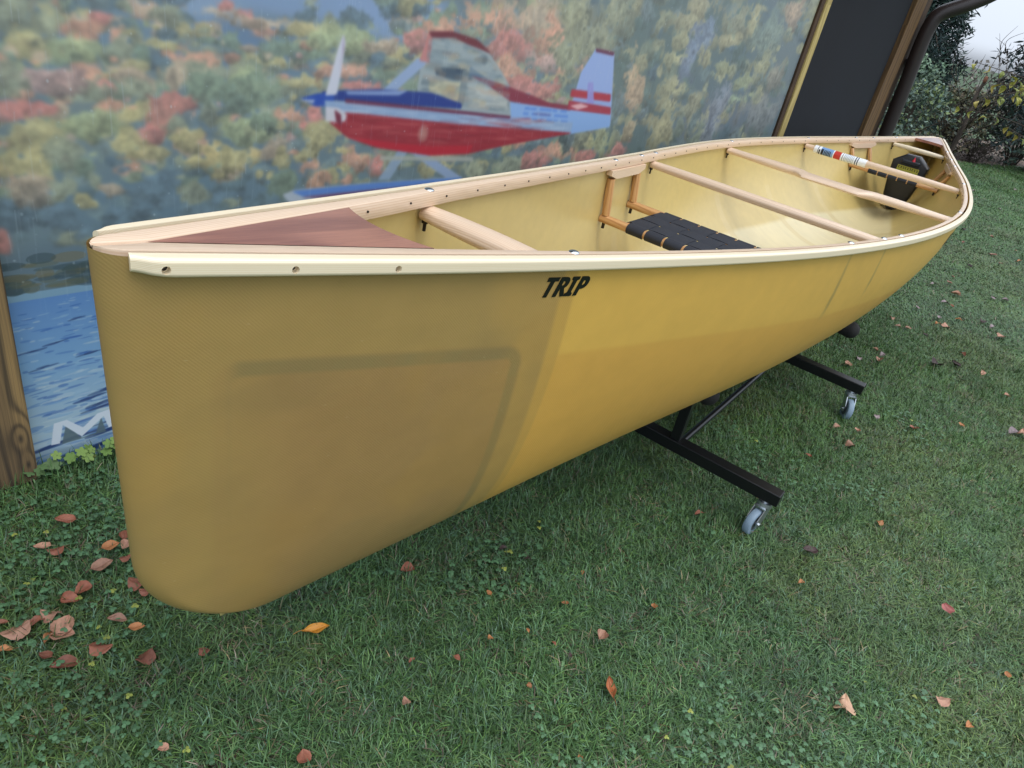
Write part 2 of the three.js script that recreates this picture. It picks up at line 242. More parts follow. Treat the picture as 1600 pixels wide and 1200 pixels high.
  for (const [x, y, rx, ry, col] of [[900, 30, 26, 34, [138, 134, 90]], [930, 70, 30, 26, [120, 118, 82]], [960, 20, 26, 30, [112, 112, 80]], [890, 90, 22, 26, [124, 124, 84]], [985, 120, 12, 30, [176, 140, 96]], [992, 150, 12, 24, [172, 134, 92]], [1080, 30, 26, 24, [138, 128, 86]], [1070, 65, 18, 12, [142, 134, 88]], [1095, 10, 20, 14, [138, 126, 84]], [1057, 92, 20, 12, [144, 138, 90]], [1055, 140, 20, 14, [144, 138, 88]], [1045, 165, 14, 12, [138, 130, 82]], [1030, 205, 16, 22, [146, 132, 80]], [960, 235, 12, 12, R], [915, 245, 16, 8, R], [940, 225, 12, 24, [146, 146, 92]], [985, 200, 10, 14, [160, 132, 86]], [1150, 30, 26, 22, [116, 112, 80]], [1140, 65, 14, 10, [150, 138, 92]], [1180, 30, 8, 24, [150, 138, 88]], [1165, 130, 14, 12, [128, 132, 84]], [1172, 148, 10, 10, [130, 134, 84]], [1150, 155, 12, 6, [124, 140, 96]], [1200, 60, 22, 30, [92, 106, 92]], [1240, 20, 10, 20, [166, 130, 96]], [1130, 105, 10, 8, [130, 130, 84]], [1210, 120, 8, 20, [116, 104, 84]], [1190, 180, 26, 24, [96, 96, 92]], [1110, 205, 14, 22, [104, 108, 116]], [1120, 170, 10, 30, [100, 106, 120]], [1080, 90, 10, 40, [86, 98, 124]], [1105, 60, 10, 30, [82, 96, 122]]]) crown(x, y, rx * 1.35, ry * 1.35, col.map((v) => v * 1.08));
  for (let k = 0; k < 0; k++) { const [a, sx] = local(rr(890, 1270), rr(-30, 225)); dab(a[0], a[1], rr(1, 3) * (1 + sx), rr(2, 6), pick([[150, 140, 92], [126, 126, 84], [44, 58, 56], [50, 66, 66], [110, 116, 96]]), 0.55, rr(-0.3, 0.3)); }
  g.putImageData(img, 0, 0);
  g.globalCompositeOperation = 'screen'; g.fillStyle = css([150, 166, 178], 0.3); g.fillRect(0, 0, W, H); g.globalCompositeOperation = 'source-over'; g.fillStyle = css([166, 182, 194], 0.1); g.fillRect(0, 0, W, H);  // pale blue wash painted over the print as the haze of reflected sky
  // lake below the wooded shore
  const lake = () => { const [, y0] = m2c(0, 0.505); g.fillStyle = css([128, 164, 190]); g.fillRect(0, y0, W, 16);
    const q = g.createLinearGradient(0, y0 + 10, 0, H); q.addColorStop(0, css([98, 142, 200])); q.addColorStop(0.35, css([126, 170, 212])); q.addColorStop(0.75, css([170, 196, 212])); q.addColorStop(1, css([138, 170, 196])); g.fillStyle = q; g.fillRect(0, y0 + 10, W, H - y0);
    for (let k = 0; k < 900; k++) dab(rr(0, W), y0 - 4 - 40 * Math.pow(rnd(), 1.6), rr(5, 26), rr(2, 7), pick([[58, 76, 82], [72, 90, 92], [96, 104, 88], [120, 112, 84], [64, 84, 98]]), 0.5);
    for (let k = 0; k < 5200; k++) { const t = Math.pow(rnd(), 0.9), Y = y0 + 14 + t * (H - y0 - 14), sc = 0.5 + t * 1.3; dab(rr(0, W), Y, rr(3, 17) * sc, rr(0.7, 2.2) * sc, pick([[40, 84, 166], [64, 112, 186], [160, 194, 220], [188, 210, 224], [116, 160, 208], [200, 214, 220]]), 0.42, rr(-0.12, 0.05)); }
    for (let k = 0; k < 420; k++) { const t = rnd(), Y = y0 + 30 + t * (H - y0 - 30), sc = 0.5 + t * 1.2, x = rr(0, W); for (let e = 0; e < 3; e++) dab(x + e * 9 * sc, Y - e * 1.4 * sc + rr(-1, 1), rr(8, 15) * sc, rr(1, 2.4) * sc, [38, 60, 112], 0.5, -0.1); } };
  const letter = () => { // white capital letter on the water
    const L = (pts, col) => { g.fillStyle = col; g.beginPath(); pts.forEach(([x, y], k) => { const q = P(x, y); k ? g.lineTo(q[0], q[1]) : g.moveTo(q[0], q[1]); }); g.closePath(); g.fill(); };
    L([[97, 694], [103, 664], [128, 684], [150, 676], [158, 652], [166, 674]], css([92, 112, 122], 0.9));
    L([[80, 696], [84, 662], [104, 656], [130, 668], [152, 646], [175, 638], [184, 662], [170, 668], [162, 650], [128, 682], [98, 664], [94, 693]], css([212, 224, 238]));
  };
  // floatplane (positions taken from the photograph, given in crop units)
  const Z = (X, Y) => P(420 + X / 2.759, 20 + Y / 2.759);
  const poly = (pts, col, al = 1, blur = 0) => { g.save(); if (blur) { g.shadowColor = css(col, al); g.shadowBlur = blur; } g.fillStyle = css(col, al); g.beginPath(); const n = pts.length; for (let k = 0; k < n; k++) { const a = Z(...pts[k]), b = Z(...pts[(k + 1) % n]), mx = mix(a[0], b[0], 0.5), my = mix(a[1], b[1], 0.5); if (!k) { const z = Z(...pts[n - 1]); g.moveTo((z[0] + a[0]) / 2, (z[1] + a[1]) / 2); } g.quadraticCurveTo(a[0], a[1], mx, my); } g.closePath(); g.fill(); g.restore(); };
  const sharp = (pts, col, al = 1, blur = 3) => poly(pts.flatMap((p, k) => { const q = pts[(k + 1) % pts.length], o = pts[(k + pts.length - 1) % pts.length]; return [[mix(p[0], o[0], 0.08), mix(p[1], o[1], 0.08)], p, [mix(p[0], q[0], 0.08), mix(p[1], q[1], 0.08)]]; }), col, al, blur);
  sharp([[470, 720], [560, 590], [610, 580], [520, 720]], [150, 174, 200], 0.7); sharp([[570, 575], [620, 570], [840, 715], [770, 715]], [150, 172, 206], 0.85); sharp([[480, 618], [880, 622], [880, 640], [480, 634]], [176, 180, 172], 0.7);
  sharp([[60, 785], [110, 765], [420, 735], [830, 708], [830, 740], [600, 790], [140, 840], [80, 810]], [178, 190, 204]); sharp([[100, 770], [420, 737], [830, 710], [830, 730], [420, 766], [150, 792]], [98, 140, 210]); sharp([[140, 795], [420, 766], [820, 730], [700, 770], [300, 800]], [118, 88, 122]);
  sharp([[660, 200], [700, 90], [800, 84], [940, 160], [1000, 250], [1046, 330], [1046, 446], [660, 400], [640, 330]], [158, 172, 176], 0.96);
  sharp([[640, 195], [692, 205], [548, 336], [486, 338]], [150, 172, 204]);
  sharp([[690, 82], [790, 80], [900, 118], [960, 176], [900, 150], [790, 108], [700, 104]], [112, 50, 62]); sharp([[650, 205], [690, 85], [705, 110], [692, 215]], [196, 130, 128], 0.8);
  sharp([[715, 232], [850, 244], [880, 290], [800, 290], [720, 264]], [58, 78, 98], 0.9); sharp([[870, 235], [950, 290], [850, 270]], [80, 118, 156], 0.8); sharp([[690, 290], [830, 300], [820, 385], [690, 370]], [196, 192, 160], 0.7); sharp([[860, 310], [1030, 350], [1030, 420], [860, 390]], [186, 192, 186], 0.7); sharp([[836, 250], [866, 250], [838, 400], [812, 396]], [134, 146, 148], 0.9);
  sharp([[870, 270], [1010, 310], [1210, 388], [1370, 410], [1300, 440], [1040, 380], [960, 320]], [136, 58, 76]);
  sharp([[1410, 155], [1490, 172], [1472, 485], [1390, 505], [1290, 470], [1310, 380], [1345, 260]], [152, 176, 224]); sharp([[1412, 154], [1490, 170], [1486, 184], [1410, 166]], [104, 54, 80]);
  sharp([[1306, 330], [1474, 352], [1472, 382], [1300, 360]], [176, 60, 76]); sharp([[1294, 378], [1474, 408], [1472, 440], [1290, 415]], [168, 64, 80]); sharp([[1376, 300], [1398, 300], [1402, 390], [1372, 390]], [150, 150, 214], 0.8); sharp([[1300, 400], [1345, 392], [1380, 404], [1330, 416]], [228, 180, 182]);
  sharp([[1040, 384], [1300, 422], [1472, 440], [1470, 492], [1300, 522], [1046, 470]], [142, 178, 226]);
  for (let r = 0; r < 4; r++) for (let k = 0; k < 6; k++) { const u = 1100 + k * 32 + rr(-6, 6), v = 406 + r * 22 + k * 2.4, l = rr(14, 34); sharp([[u, v], [u + l, v + 2], [u + l, v + 12], [u, v + 10]], [76, 124, 212], 0.5); }
  { g.save(); g.beginPath(); [[690, 110], [800, 104], [930, 170], [1000, 260], [1040, 335], [1036, 430], [670, 385], [650, 330], [680, 200]].forEach((p, k) => { const q = Z(...p); k ? g.lineTo(q[0], q[1]) : g.moveTo(q[0], q[1]); }); g.clip();
    for (let k = 0; k < 240; k++) { const q = Z(rr(650, 1040), rr(100, 440)); dab(q[0], q[1], rr(5, 34), rr(1.5, 7), pick([[206, 212, 206], [120, 138, 142], [186, 168, 124], [96, 118, 130], [190, 150, 120], [150, 168, 176], [70, 88, 98]]), 0.22, 0.08); } g.restore(); }
  sharp([[230, 340], [470, 330], [700, 345], [830, 392], [830, 412], [500, 392], [230, 372]], [44, 66, 138]); sharp([[330, 338], [600, 336], [560, 356], [340, 352]], [140, 164, 208], 0.8);
  sharp([[140, 368], [210, 348], [280, 350], [280, 400], [200, 402]], [46, 82, 172]); sharp([[130, 374], [200, 376], [190, 388]], [196, 204, 216], 0.8);
  sharp([[240, 378], [420, 392], [1046, 452], [1310, 474], [1300, 520], [800, 480], [250, 424]], [150, 176, 208]); sharp([[330, 372], [1040, 446], [1040, 456], [330, 386]], [112, 58, 84]);
  sharp([[262, 470], [330, 428], [800, 480], [1310, 518], [1040, 566], [860, 606], [690, 612], [440, 572], [330, 530]], [158, 56, 68]); sharp([[330, 534], [540, 562], [700, 575], [880, 572], [860, 606], [690, 614], [470, 582]], [188, 50, 66], 0.8);
  for (let k = 0; k < 160; k++) { const u = rnd(), q = Z(mix(360, 1180, u), rr(470, 575) - Math.abs(u - 0.45) * 70); dab(q[0], q[1], rr(8, 40), rr(1, 3.5), pick([[186, 84, 90], [132, 42, 56], [204, 110, 108], [120, 48, 62]]), 0.2, 0.06); }
  for (let k = 0; k < 120; k++) { const q = Z(rr(260, 1440), 0), u = rr(260, 1280), z = Z(u, 405 + (u - 260) * 0.085 + rr(-14, 16)); dab(z[0], z[1], rr(8, 30), rr(0.8, 2.6), pick([[190, 206, 224], [122, 150, 190], [168, 188, 212]]), 0.25, 0.08); }
  sharp([[245, 405], [300, 410], [335, 440], [330, 466], [300, 474], [245, 466]], [206, 206, 214], 0.9); sharp([[284, 420], [310, 440], [312, 484], [292, 470]], [122, 56, 74]); soft(420 + 665 / 2.759, 20 + 520 / 2.759, 10, 16, [196, 160, 146], 0.7);
  sharp([[322, 92], [330, 130], [312, 250], [292, 352], [244, 356], [276, 240], [300, 150]], [204, 208, 220]); sharp([[322, 92], [326, 150], [300, 260], [316, 180]], [166, 150, 180], 0.7);
  g.filter = 'blur(1.9px)'; g.drawImage(c, 0, 0); g.filter = 'none'; lake(); letter();
  // scuffs: fine vertical scratches and dust flecks worn into the laminate
  for (let k = 0; k < 2600; k++) { const x = rr(0, W), y = rr(0, H * 0.76), l = rr(6, 40); g.strokeStyle = css([190, 208, 222], rr(0.05, 0.2)); g.lineWidth = rr(0.6, 1.5); g.beginPath(); g.moveTo(x, y); g.lineTo(x + rr(-1.5, 1.5), y + l); g.stroke(); }
  for (let k = 0; k < 900; k++) dab(rr(0, W), rr(0, H * 0.8), rr(0.6, 1.6), rr(0.6, 2.2), [196, 214, 222], rr(0.1, 0.4));
  const t = new THREE.CanvasTexture(c); t.colorSpace = THREE.SRGBColorSpace; t.anisotropy = 8; return t;
}
{
  const g = box(-0.006, 3.738, 0.005, 1.955, -0.018, 0); const p = g.attributes.position, u = g.attributes.uv;
  for (let k = 0; k < p.count; k++) u.setXY(k, (p.getX(k) + 0.008) / 3.748, p.getY(k) / 1.96);
  const m = part('mural_panel', g, phy({ map: muralTexture(), roughness: 0.45, clearcoat: 0.5, clearcoatRoughness: 0.3 }));
  m.position.copy(WB); m.rotation.y = -WA; tag(m, 'large printed wall mural of a floatplane over autumn forest and lake', 'mural');
}

// ------------------------------------------------------------ canoe hull shape
const L0 = 5.33;
function pch(xs, ys) {
  const n = xs.length, d = [], m = new Array(n).fill(0); for (let i = 0; i < n - 1; i++) d.push((ys[i + 1] - ys[i]) / (xs[i + 1] - xs[i]));
  for (let i = 1; i < n - 1; i++) m[i] = (d[i - 1] * (xs[i + 1] - xs[i]) + d[i] * (xs[i] - xs[i - 1])) / (xs[i + 1] - xs[i - 1]);
  m[0] = d[0] * 1.5 - m[1] * 0.5; m[n - 1] = d[n - 2] * 1.5 - m[n - 2] * 0.5;
  return (x) => { let i = 0; while (i < n - 2 && x > xs[i + 1]) i++; const h = xs[i + 1] - xs[i], t = (x - xs[i]) / h; return (2 * t ** 3 - 3 * t * t + 1) * ys[i] + (t ** 3 - 2 * t * t + t) * h * m[i] + (-2 * t ** 3 + 3 * t * t) * ys[i + 1] + (t ** 3 - t * t) * h * m[i + 1]; };
}
const HX = [0, 0.596, 1.609, 1.844, 1.967, 2.826, 3.646, 4.3, 4.757, 5.05, 5.33];
const hS = pch(HX, [1.065, 0.9995, 0.9085, 0.8925, 0.8855, 0.8545, 0.844, 0.847, 0.850, 0.851, 0.852]);
const hW = pch(HX, [0.022, 0.155, 0.350, 0.386, 0.404, 0.465, 0.378, 0.236, 0.136, 0.076, 0.014]);
const hK = pch([0, 0.5, 1.2, 2.0, 2.8, 3.6, 4.4, 5.33], [0.5006, 0.4558, 0.4358, 0.4292, 0.4394, 0.4592, 0.4847, 0.5113]);
const hN = pch([0, 0.7, 1.6, 3.2, 5.33], [2.9, 2.7077, 3.0149, 2.0021, 1.7179]);
const corner = (R, tc, t) => { const v = clamp(1 - t / tc); return R * (1 - Math.sqrt(1 - v * v)); };
const xBow = (t) => corner(0.2352, 0.3045, t) + 0.0139 * (1 - t), xStern = (t) => L0 - corner(0.25, 0.5, t);
function hullZ(x, t, inset = 0) {
  const n = hN(x), S = Math.pow(1 - Math.pow(1 - t, n), 1 / n), d = Math.min(x - xBow(t), xStern(t) - x) - inset;
  return Math.max(0, (hW(x) - inset) * S * Math.sqrt(1 - clamp(1 - d / 0.022) ** 2));
}
const hullY = (x, t, inset = 0) => { const k = hK(x) + inset; return k + (hS(x) - k) * t; };
const hullP = (x, t, off = 0, side = 1) => V(x, hullY(x, t), side * (hullZ(x, t) + off));
function hullGeo(inset, ns = 240, nt = 44) {
  const taus = []; for (let k = 0; k <= nt; k++) { const q = k / nt; taus.push(Math.pow(q, 1.7)); }
  const pos = [], uv = [], idx = [], row = nt * 2 + 1;
  for (let i = 0; i <= ns; i++) {
    const s = (1 - Math.cos(Math.PI * i / ns)) / 2;
    for (let k = -nt; k <= nt; k++) { const t = taus[Math.abs(k)], a = xBow(t) + inset, b = xStern(t) - inset, x = a + (b - a) * s; pos.push(x, hullY(x, t, inset) - (inset ? 0 : 0.0), Math.sign(k) * hullZ(x, t, inset)); uv.push(x / L0, t); }
  }
  for (let i = 0; i < ns; i++) for (let k = 0; k < row - 1; k++) { const a = i * row + k, b = a + 1, c = a + row, d = c + 1; inset ? idx.push(a, b, c, b, d, c) : idx.push(a, c, b, b, c, d); }
  let g = new THREE.BufferGeometry(); g.setAttribute('position', new THREE.Float32BufferAttribute(pos, 3)); g.setAttribute('uv', new THREE.Float32BufferAttribute(uv, 2)); g.setIndex(idx);
  g = mergeVertices(g, 1e-5); g.computeVertexNormals(); return g;
}
// aramid cloth: zones of lay-up with their own outlines, plus painted hanger shadows
const weave = tex(64, 64, (i, j) => { const a = (i + j) % 16, b = Math.abs(a - 8) / 8; const v = 90 + 120 * b + 30 * hash(i >> 2, j >> 2, 5); return [v, v, v]; }, false);
const hullMap = tex(2048, 1024, (i, j) => {
  const x = (i + 0.5) / 2048 * L0, t = (j + 0.5) / 1024, y = hullY(clamp(x, 0.02, L0 - 0.02), t);
  const e = (v, w) => sstep(-w, w, v);
  let c = [209, 167, 79];                                              // single layer, gold
  const lay = (col, m) => { c = c.map((q, k) => mix(q, col[k], m)); };
  const cl = fbm(x * 3.1, y * 6, 31, 4), cf = fbm(x * 30, y * 40, 33, 3);
  const lowY = x < 1.6 ? mix(0.838, 0.714, (x - 0.58) / 1.02) : mix(0.714, 0.62, clamp((x - 1.6) / 1.4)) + 0.12 * sstep(3, 4.7, x);
  lay([200, 152, 71], e(lowY - y, 0.006) * 0.7);                        // second bottom layer
  lay([184, 146, 74], e(0.607 - x + 0.006 * Math.sin(y * 9), 0.004) * 0.75 * e(x - 0.57, 0.01));
  const bow = e(0.583 - x, 0.006);                                      // bow overlay, painted darker as no light comes through from inside
  lay([170, 138, 77], bow);
  lay([158, 131, 77], bow * e(0.47 + 0.10 * (cl - 0.5) - x, 0.03) * 0.85);
  // flotation chamber bonded behind the skin: a filled panel with rounded corners and a resin fillet round its edge
  const tl = 0.937 - (x - 0.09) * 0.16, R = 0.032, qx = Math.abs(x - 0.311) - (0.223 - R), qy = (y - tl) + R;
  const sd = (qy > 0 && qx > 0 ? Math.hypot(qx, qy) : Math.max(qx, qy)) - R, left = e(x - 0.112 - 0.03 * (cl - 0.5), 0.012);
  lay([152, 120, 74], e(-sd, 0.008) * 0.75 * (0.35 + 0.65 * e(x - 0.15 - 0.08 * (cl - 0.5), 0.05)));
  lay([130, 115, 73], e(-sd, 0.005) * e(0.019 + 0.004 * (cl - 0.5) + sd, 0.004) * left * (0.42 + 0.4 * cf));
  lay([168, 132, 68], bow * sstep(0.55, 0.75, fbm(x * 7, y * 6, 41, 3)) * 0.25);
  lay([132, 112, 72], bow * sstep(0.6, 0.8, fbm(x * 5 + 3, y * 9, 47, 3)) * 0.2);
  for (const [sx, y0, y1, k] of [[1.607, 0.72, 0.89, 0.5], [1.85, 0.74, 0.88, 0.5]]) { const q = e(0.004 + 0.014 * (1 - (y - y0) / (y1 - y0)) * fbm(y * 30, x * 20, 61, 2) - Math.abs(x - sx - (0.88 - y) * 0.03), 0.007) * e(y - y0, 0.03) * e(y1 - y, 0.03); lay([126, 112, 72], q * k * (0.5 + 0.9 * fbm(y * 22, x * 9, 63, 2))); }  // seat hanger shadows seen through the translucent skin, painted into the hull colour
  
  const dust = hash(i >> 1, j >> 1, 77) > 0.9994; if (dust && (i & 3) === 0) lay([206, 190, 150], 0.3);
  const f = 0.955 + 0.05 * cl + 0.045 * cf;
  return c.map((v, k) => v * f);
});
hullMap.wrapS = hullMap.wrapT = THREE.ClampToEdgeWrapping;
const wv = weave; wv.repeat.set(L0 / 0.017, 0.55 / 0.017);
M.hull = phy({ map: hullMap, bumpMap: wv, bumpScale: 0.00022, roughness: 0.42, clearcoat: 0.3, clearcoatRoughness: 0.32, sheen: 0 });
const liningMap = tex(1024, 512, (i, j) => {
  const x = i / 1024 * L0, t = j / 512, y = hullY(clamp(x, 0.02, L0 - 0.02), t), e = (v, w) => sstep(-w, w, v);
  let c = [206, 184, 118]; const lay = (col, m) => { c = c.map((q, k) => mix(q, col[k], m)); };
  const core = e(0.19 * (1 - Math.pow(Math.abs(x - 2.75) / 1.75, 2.4)) + 0.02 * (fbm(x * 6, 2, 57, 3) - 0.5) - t, 0.02);   // foam floor core
  lay([228, 215, 172], core * 0.9);
  for (const rx of [1.75, 2.25, 2.75, 3.25, 3.75]) lay([210, 190, 134], e(0.022 - Math.abs(x - rx), 0.006) * e(0.5 - t, 0.02) * 0.6);
  const cl = fbm(x * 4, y * 8, 51, 4), cf = fbm(x * 40, y * 50, 53, 3), f = 0.94 + 0.07 * cl + 0.05 * cf;
  return c.map((v) => v * f);
});
liningMap.wrapS = liningMap.wrapT = THREE.ClampToEdgeWrapping;
const wv2 = weave.clone(); wv2.repeat.set(L0 / 0.02, 0.55 / 0.02);
M.lining = phy({ map: liningMap, bumpMap: wv2, bumpScale: 0.00012, roughness: 0.36, clearcoat: 0.5, clearcoatRoughness: 0.4 });

const canoe = grp('canoe'); tag(canoe, 'long tan gold canoe with pale wooden gunwales on a wheeled stand', 'canoe');
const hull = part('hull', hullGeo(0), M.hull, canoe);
part('hull_lining', hullGeo(0.006), M.lining, canoe);

// gunwales
const wEff = (x) => hullZ(clamp(x, 0.0005, L0 - 0.0005), 0.999);
function outwaleGeo(side, x0, x1) {
  const rings = [], N = 150, hh = 0.0098, rad = 0.0052;
  for (let i = 0; i <= N; i++) {
    const q = i / N, s = q < 0.5 ? 0.5 * Math.pow(2 * q, 1.6) : 1 - 0.5 * Math.pow(2 - 2 * q, 1.6), x = x0 + (x1 - x0) * s;
    const dw = (wEff(x + 0.002) - wEff(x - 0.002)) / 0.004, nrm = V(-dw, 0, 1).normalize(), b = V(x, hS(x), wEff(x));
    const dEnd = Math.min(x - x0, x1 - x), tp = Math.min(1, 0.86 + 0.14 * Math.min(1, dEnd / 0.03)), th = 0.0152 * (0.5 + 0.5 * sstep(0, 0.022, dEnd));
    const lo = 0.004 - 2 * hh * tp, up = 0.004, pts = [];
    const A = (u, v) => b.clone().addScaledVector(nrm, u).add(V(0, v, 0));
    pts.push(A(0.0002, lo), A(0.0002, up), A(th - rad, up)); for (let k = 1; k <= 4; k++) { const a = (1 - k / 4) * Math.PI / 2; pts.push(A(th - rad + rad * Math.cos(a), up - rad + rad * Math.sin(a))); }
    for (let k = 0; k <= 4; k++) { const a = -(k / 4) * Math.PI / 2; pts.push(A(th - rad + rad * Math.cos(a), lo + rad + rad * Math.sin(a))); }
    if (side < 0) { pts.forEach((p) => { p.z *= -1; }); pts.reverse(); } rings.push(pts);
  }
  return outward(loft(rings));
}
function railNormals(g, side, x0, x1) {
  const p = g.attributes.position, n = g.attributes.normal, hh = 0.0098, rad = 0.0052;
  for (let k = 0; k < p.count; k++) {
    const P = V(p.getX(k), p.getY(k), side * p.getZ(k)); let x = clamp(P.x, x0, x1), nr, u = 0;
    for (let it = 0; it < 3; it++) { const dw = (wEff(x + 0.004) - wEff(x - 0.004)) / 0.008; nr = V(-dw, 0, 1).normalize(); u = (P.z - wEff(x)) * nr.z + (P.x - x) * nr.x; x = clamp(P.x - nr.x * u, x0, x1); }
    const dEnd = Math.min(x - x0, x1 - x), tp = Math.min(1, 0.86 + 0.14 * Math.min(1, dEnd / 0.03)), th = 0.0152 * (0.5 + 0.5 * sstep(0, 0.022, dEnd)), up = 0.004, lo = up - 2 * hh * tp, v = P.y - hS(x);
    const cu = th - rad, du = u - cu, dv = v > up - rad ? v - (up - rad) : v < lo + rad ? v - (lo + rad) : 0; let N;
    if (du > 1e-4) N = nr.clone().multiplyScalar(du).add(V(0, dv, 0)).normalize(); else if (v > up - 0.001) N = V(0, 1, 0); else if (v < lo + 0.001) N = V(0, -1, 0); else continue;
    N.z *= side; const C = V(n.getX(k), n.getY(k), n.getZ(k)); if (N.dot(C) > 0.6) n.setXYZ(k, N.x, N.y, N.z);
  } return g;
}
const inEdge = (x) => { const b = 0.242 * (x - 0.052), s = 0.30 * (5.27 - x), w = wEff(x) - 0.0205; return Math.max(0.0008, Math.min(w, b, s)); };
function inwaleGeo(side, x0, x1) {
  const rings = [], N = 150;
  for (let i = 0; i <= N; i++) {
    const q = i / N, s = q < 0.5 ? 0.5 * Math.pow(2 * q, 1.8) : 1 - 0.5 * Math.pow(2 - 2 * q, 1.8), x = x0 + (x1 - x0) * s, zo = wEff(x) - 0.0066, zi = Math.min(inEdge(x), zo - 0.003), y1 = hS(x) + 0.003, y0 = y1 - 0.026, r = 0.004;
    const pts = [V(x, y0, zo), V(x, y1, zo), V(x, y1, zi + r), V(x, y1 - r * 0.3, zi + r * 0.3), V(x, y1 - r, zi), V(x, y0 + r, zi), V(x, y0 + r * 0.3, zi + r * 0.3), V(x, y0, zi + r)];
    if (side < 0) { pts.forEach((p) => { p.z *= -1; }); pts.reverse(); } rings.push(pts);
  }
  return outward(loft(rings));
}
{
  // near outwale with three counterbored screw holes near the bow
  let br = new Brush(outwaleGeo(1, 0.02, 5.3)); br.updateMatrixWorld(); const ev = new Evaluator(); ev.useGroups = false; const holes = [];
  for (const x of [0.046, 0.168, 0.29]) {
    const dw = (wEff(x + 0.01) - wEff(x - 0.01)) / 0.02, nrm = V(-dw, 0, 1).normalize(), c = V(x, hS(x) - 0.0072, wEff(x)).addScaledVector(nrm, 0.0185);
    const cy = new THREE.CylinderGeometry(0.0042, 0.0042, 0.022, 18); cy.applyQuaternion(new THREE.Quaternion().setFromUnitVectors(V(0, 1, 0), nrm)); cy.translate(c.x, c.y, c.z);
    const b2 = new Brush(cy); b2.updateMatrixWorld(); br = ev.evaluate(br, b2, SUBTRACTION); holes.push([c, nrm]);
  }
  part('outwale', railNormals(br.geometry, 1, 0.02, 5.3), M.ash, canoe); part('outwale', railNormals(outwaleGeo(-1, 0.022, 5.3), -1, 0.022, 5.3), M.ash, canoe);
  for (const [c, nrm] of holes) { const s = new THREE.SphereGeometry(0.0036, 14, 8, 0, 6.3, 0, 1.3); s.scale(1, 0.6, 1); s.applyQuaternion(new THREE.Quaternion().setFromUnitVectors(V(0, 1, 0), nrm)); s.translate(c.x - nrm.x * 0.0118, c.y, c.z - nrm.z * 0.0118); part('screw', s, M.darkSteel, canoe); }
  part('inwale', inwaleGeo(1, 0.0015, 5.327), M.ashPink, canoe); part('inwale', inwaleGeo(-1, 0.0015, 5.327), M.ashPink, canoe);
}
// decks
function deckGeo(x0, x1, curve) {
  const a = [], N = 20; for (let i = 0; i <= N; i++) { const x = x0 + (x1 - x0) * i / N; a.push([x, inEdge(x) - 0.0004]); }
  const rings = []; // strips across
  const pos = [], uv = [], idx = [], K = 12;
  for (const top of [1, 0]) for (let i = 0; i <= N; i++) for (let k = -K; k <= K; k++) { const z = a[i][1] * k / K, bend = curve * (1 - (k / K) ** 2) * (i / N) ** 3, x = a[i][0] - bend; pos.push(x, hS(x) + (top ? 0.0022 : -0.012), z); uv.push(x, z); }
  const R = 2 * K + 1, T = (N + 1) * R, f = x1 > x0;
  const q = (a_, b, c, d) => f ? idx.push(a_, b, c, b, d, c) : idx.push(a_, c, b, b, c, d);
  for (let i = 0; i < N; i++) for (let k = 0; k < 2 * K; k++) { const s = i * R + k; q(s, s + 1, s + R, s + R + 1); q(T + s + 1, T + s, T + s + R + 1, T + s + R); }
  for (let k = 0; k < 2 * K; k++) { const s = N * R + k; q(s, s + 1, T + s, T + s + 1); }
  const g = new THREE.BufferGeometry(); g.setAttribute('position', new THREE.Float32BufferAttribute(pos, 3)); g.setAttribute('uv', new THREE.Float32BufferAttribute(uv, 2)); g.setIndex(idx); return toCreasedNormals(g, 0.6);
}
part('deck_plate', deckGeo(0.053, 0.374, 0.018), M.walnut, canoe);
part('deck_plate', deckGeo(5.268, 4.93, -0.02), M.walnut, canoe);
{ // flotation tank behind the bow bulkhead
  const rings = []; for (const x of [0.12, 0.2, 0.3, 0.4, 0.5, 0.525]) { const pts = [], top = 0.86; for (let k = -10; k <= 10; k++) { const t = Math.abs(k) / 10 * 0.74, y = Math.min(hullY(x, t, 0.008), top); pts.push(V(x, y, Math.sign(k) * Math.max(0, hullZ(x, t, 0.012)))); } rings.push(pts); }
  part('float_tank', outward(loft(rings)), M.lining, canoe);
}
// cross bars
function barGeo(x, y, zh, wf, hf, xo = () => 0, yo = () => 0) {
  const rings = [], N = 40; for (let i = 0; i <= N; i++) { const z = -zh + 2 * zh * i / N, q = z / zh; rings.push(ring2(18, wf(q) / 2, hf(q) / 2, 2.5).map(([a, b]) => V(x + xo(q) + a, y + yo(q) + b, z))); }
  return outward(loft(rings));
}
function bolts(x, zs, parent, nutY) {
  for (const z of zs) {
    const b = new THREE.SphereGeometry(0.0085, 16, 8, 0, 6.3, 0, 1.45); b.scale(1, 0.42, 1); b.translate(x, hS(x) + 0.0026, z); part('bolt_head', b, M.steel, parent);
    if (nutY !== undefined) { const n = mergeGeometries([new THREE.CylinderGeometry(0.006, 0.006, 0.006, 6).translate(x, nutY - 0.003, z), new THREE.CylinderGeometry(0.003, 0.003, 0.016, 8).translate(x, nutY - 0.012, z)]); part('bolt_nut', n, M.darkSteel, parent); }
  }
}
const bz = (x) => wEff(x) - 0.0135;
const cross = (name, x, wf, hf, mat, xo, drop = 0) => { const h0 = hf(0.96), y = hS(x) - 0.0232 - h0 / 2 - drop, m = part(name, barGeo(x, y, hullZ(x, 0.9, 0.008) - 0.006, wf, hf, xo), mat, canoe); bolts(x, [bz(x), -bz(x)], m, y - h0 / 2); return m; };
cross('thwart', 0.608, (q) => 0.036 + 0.016 * (1 - q * q), (q) => 0.024 + 0.006 * (1 - q * q), M.ashPink);
cross('thwart', 1.985, (q) => 0.034 + 0.008 * (1 - q ** 4), (q) => 0.022 + 0.006 * (1 - q ** 4), M.ashPink);
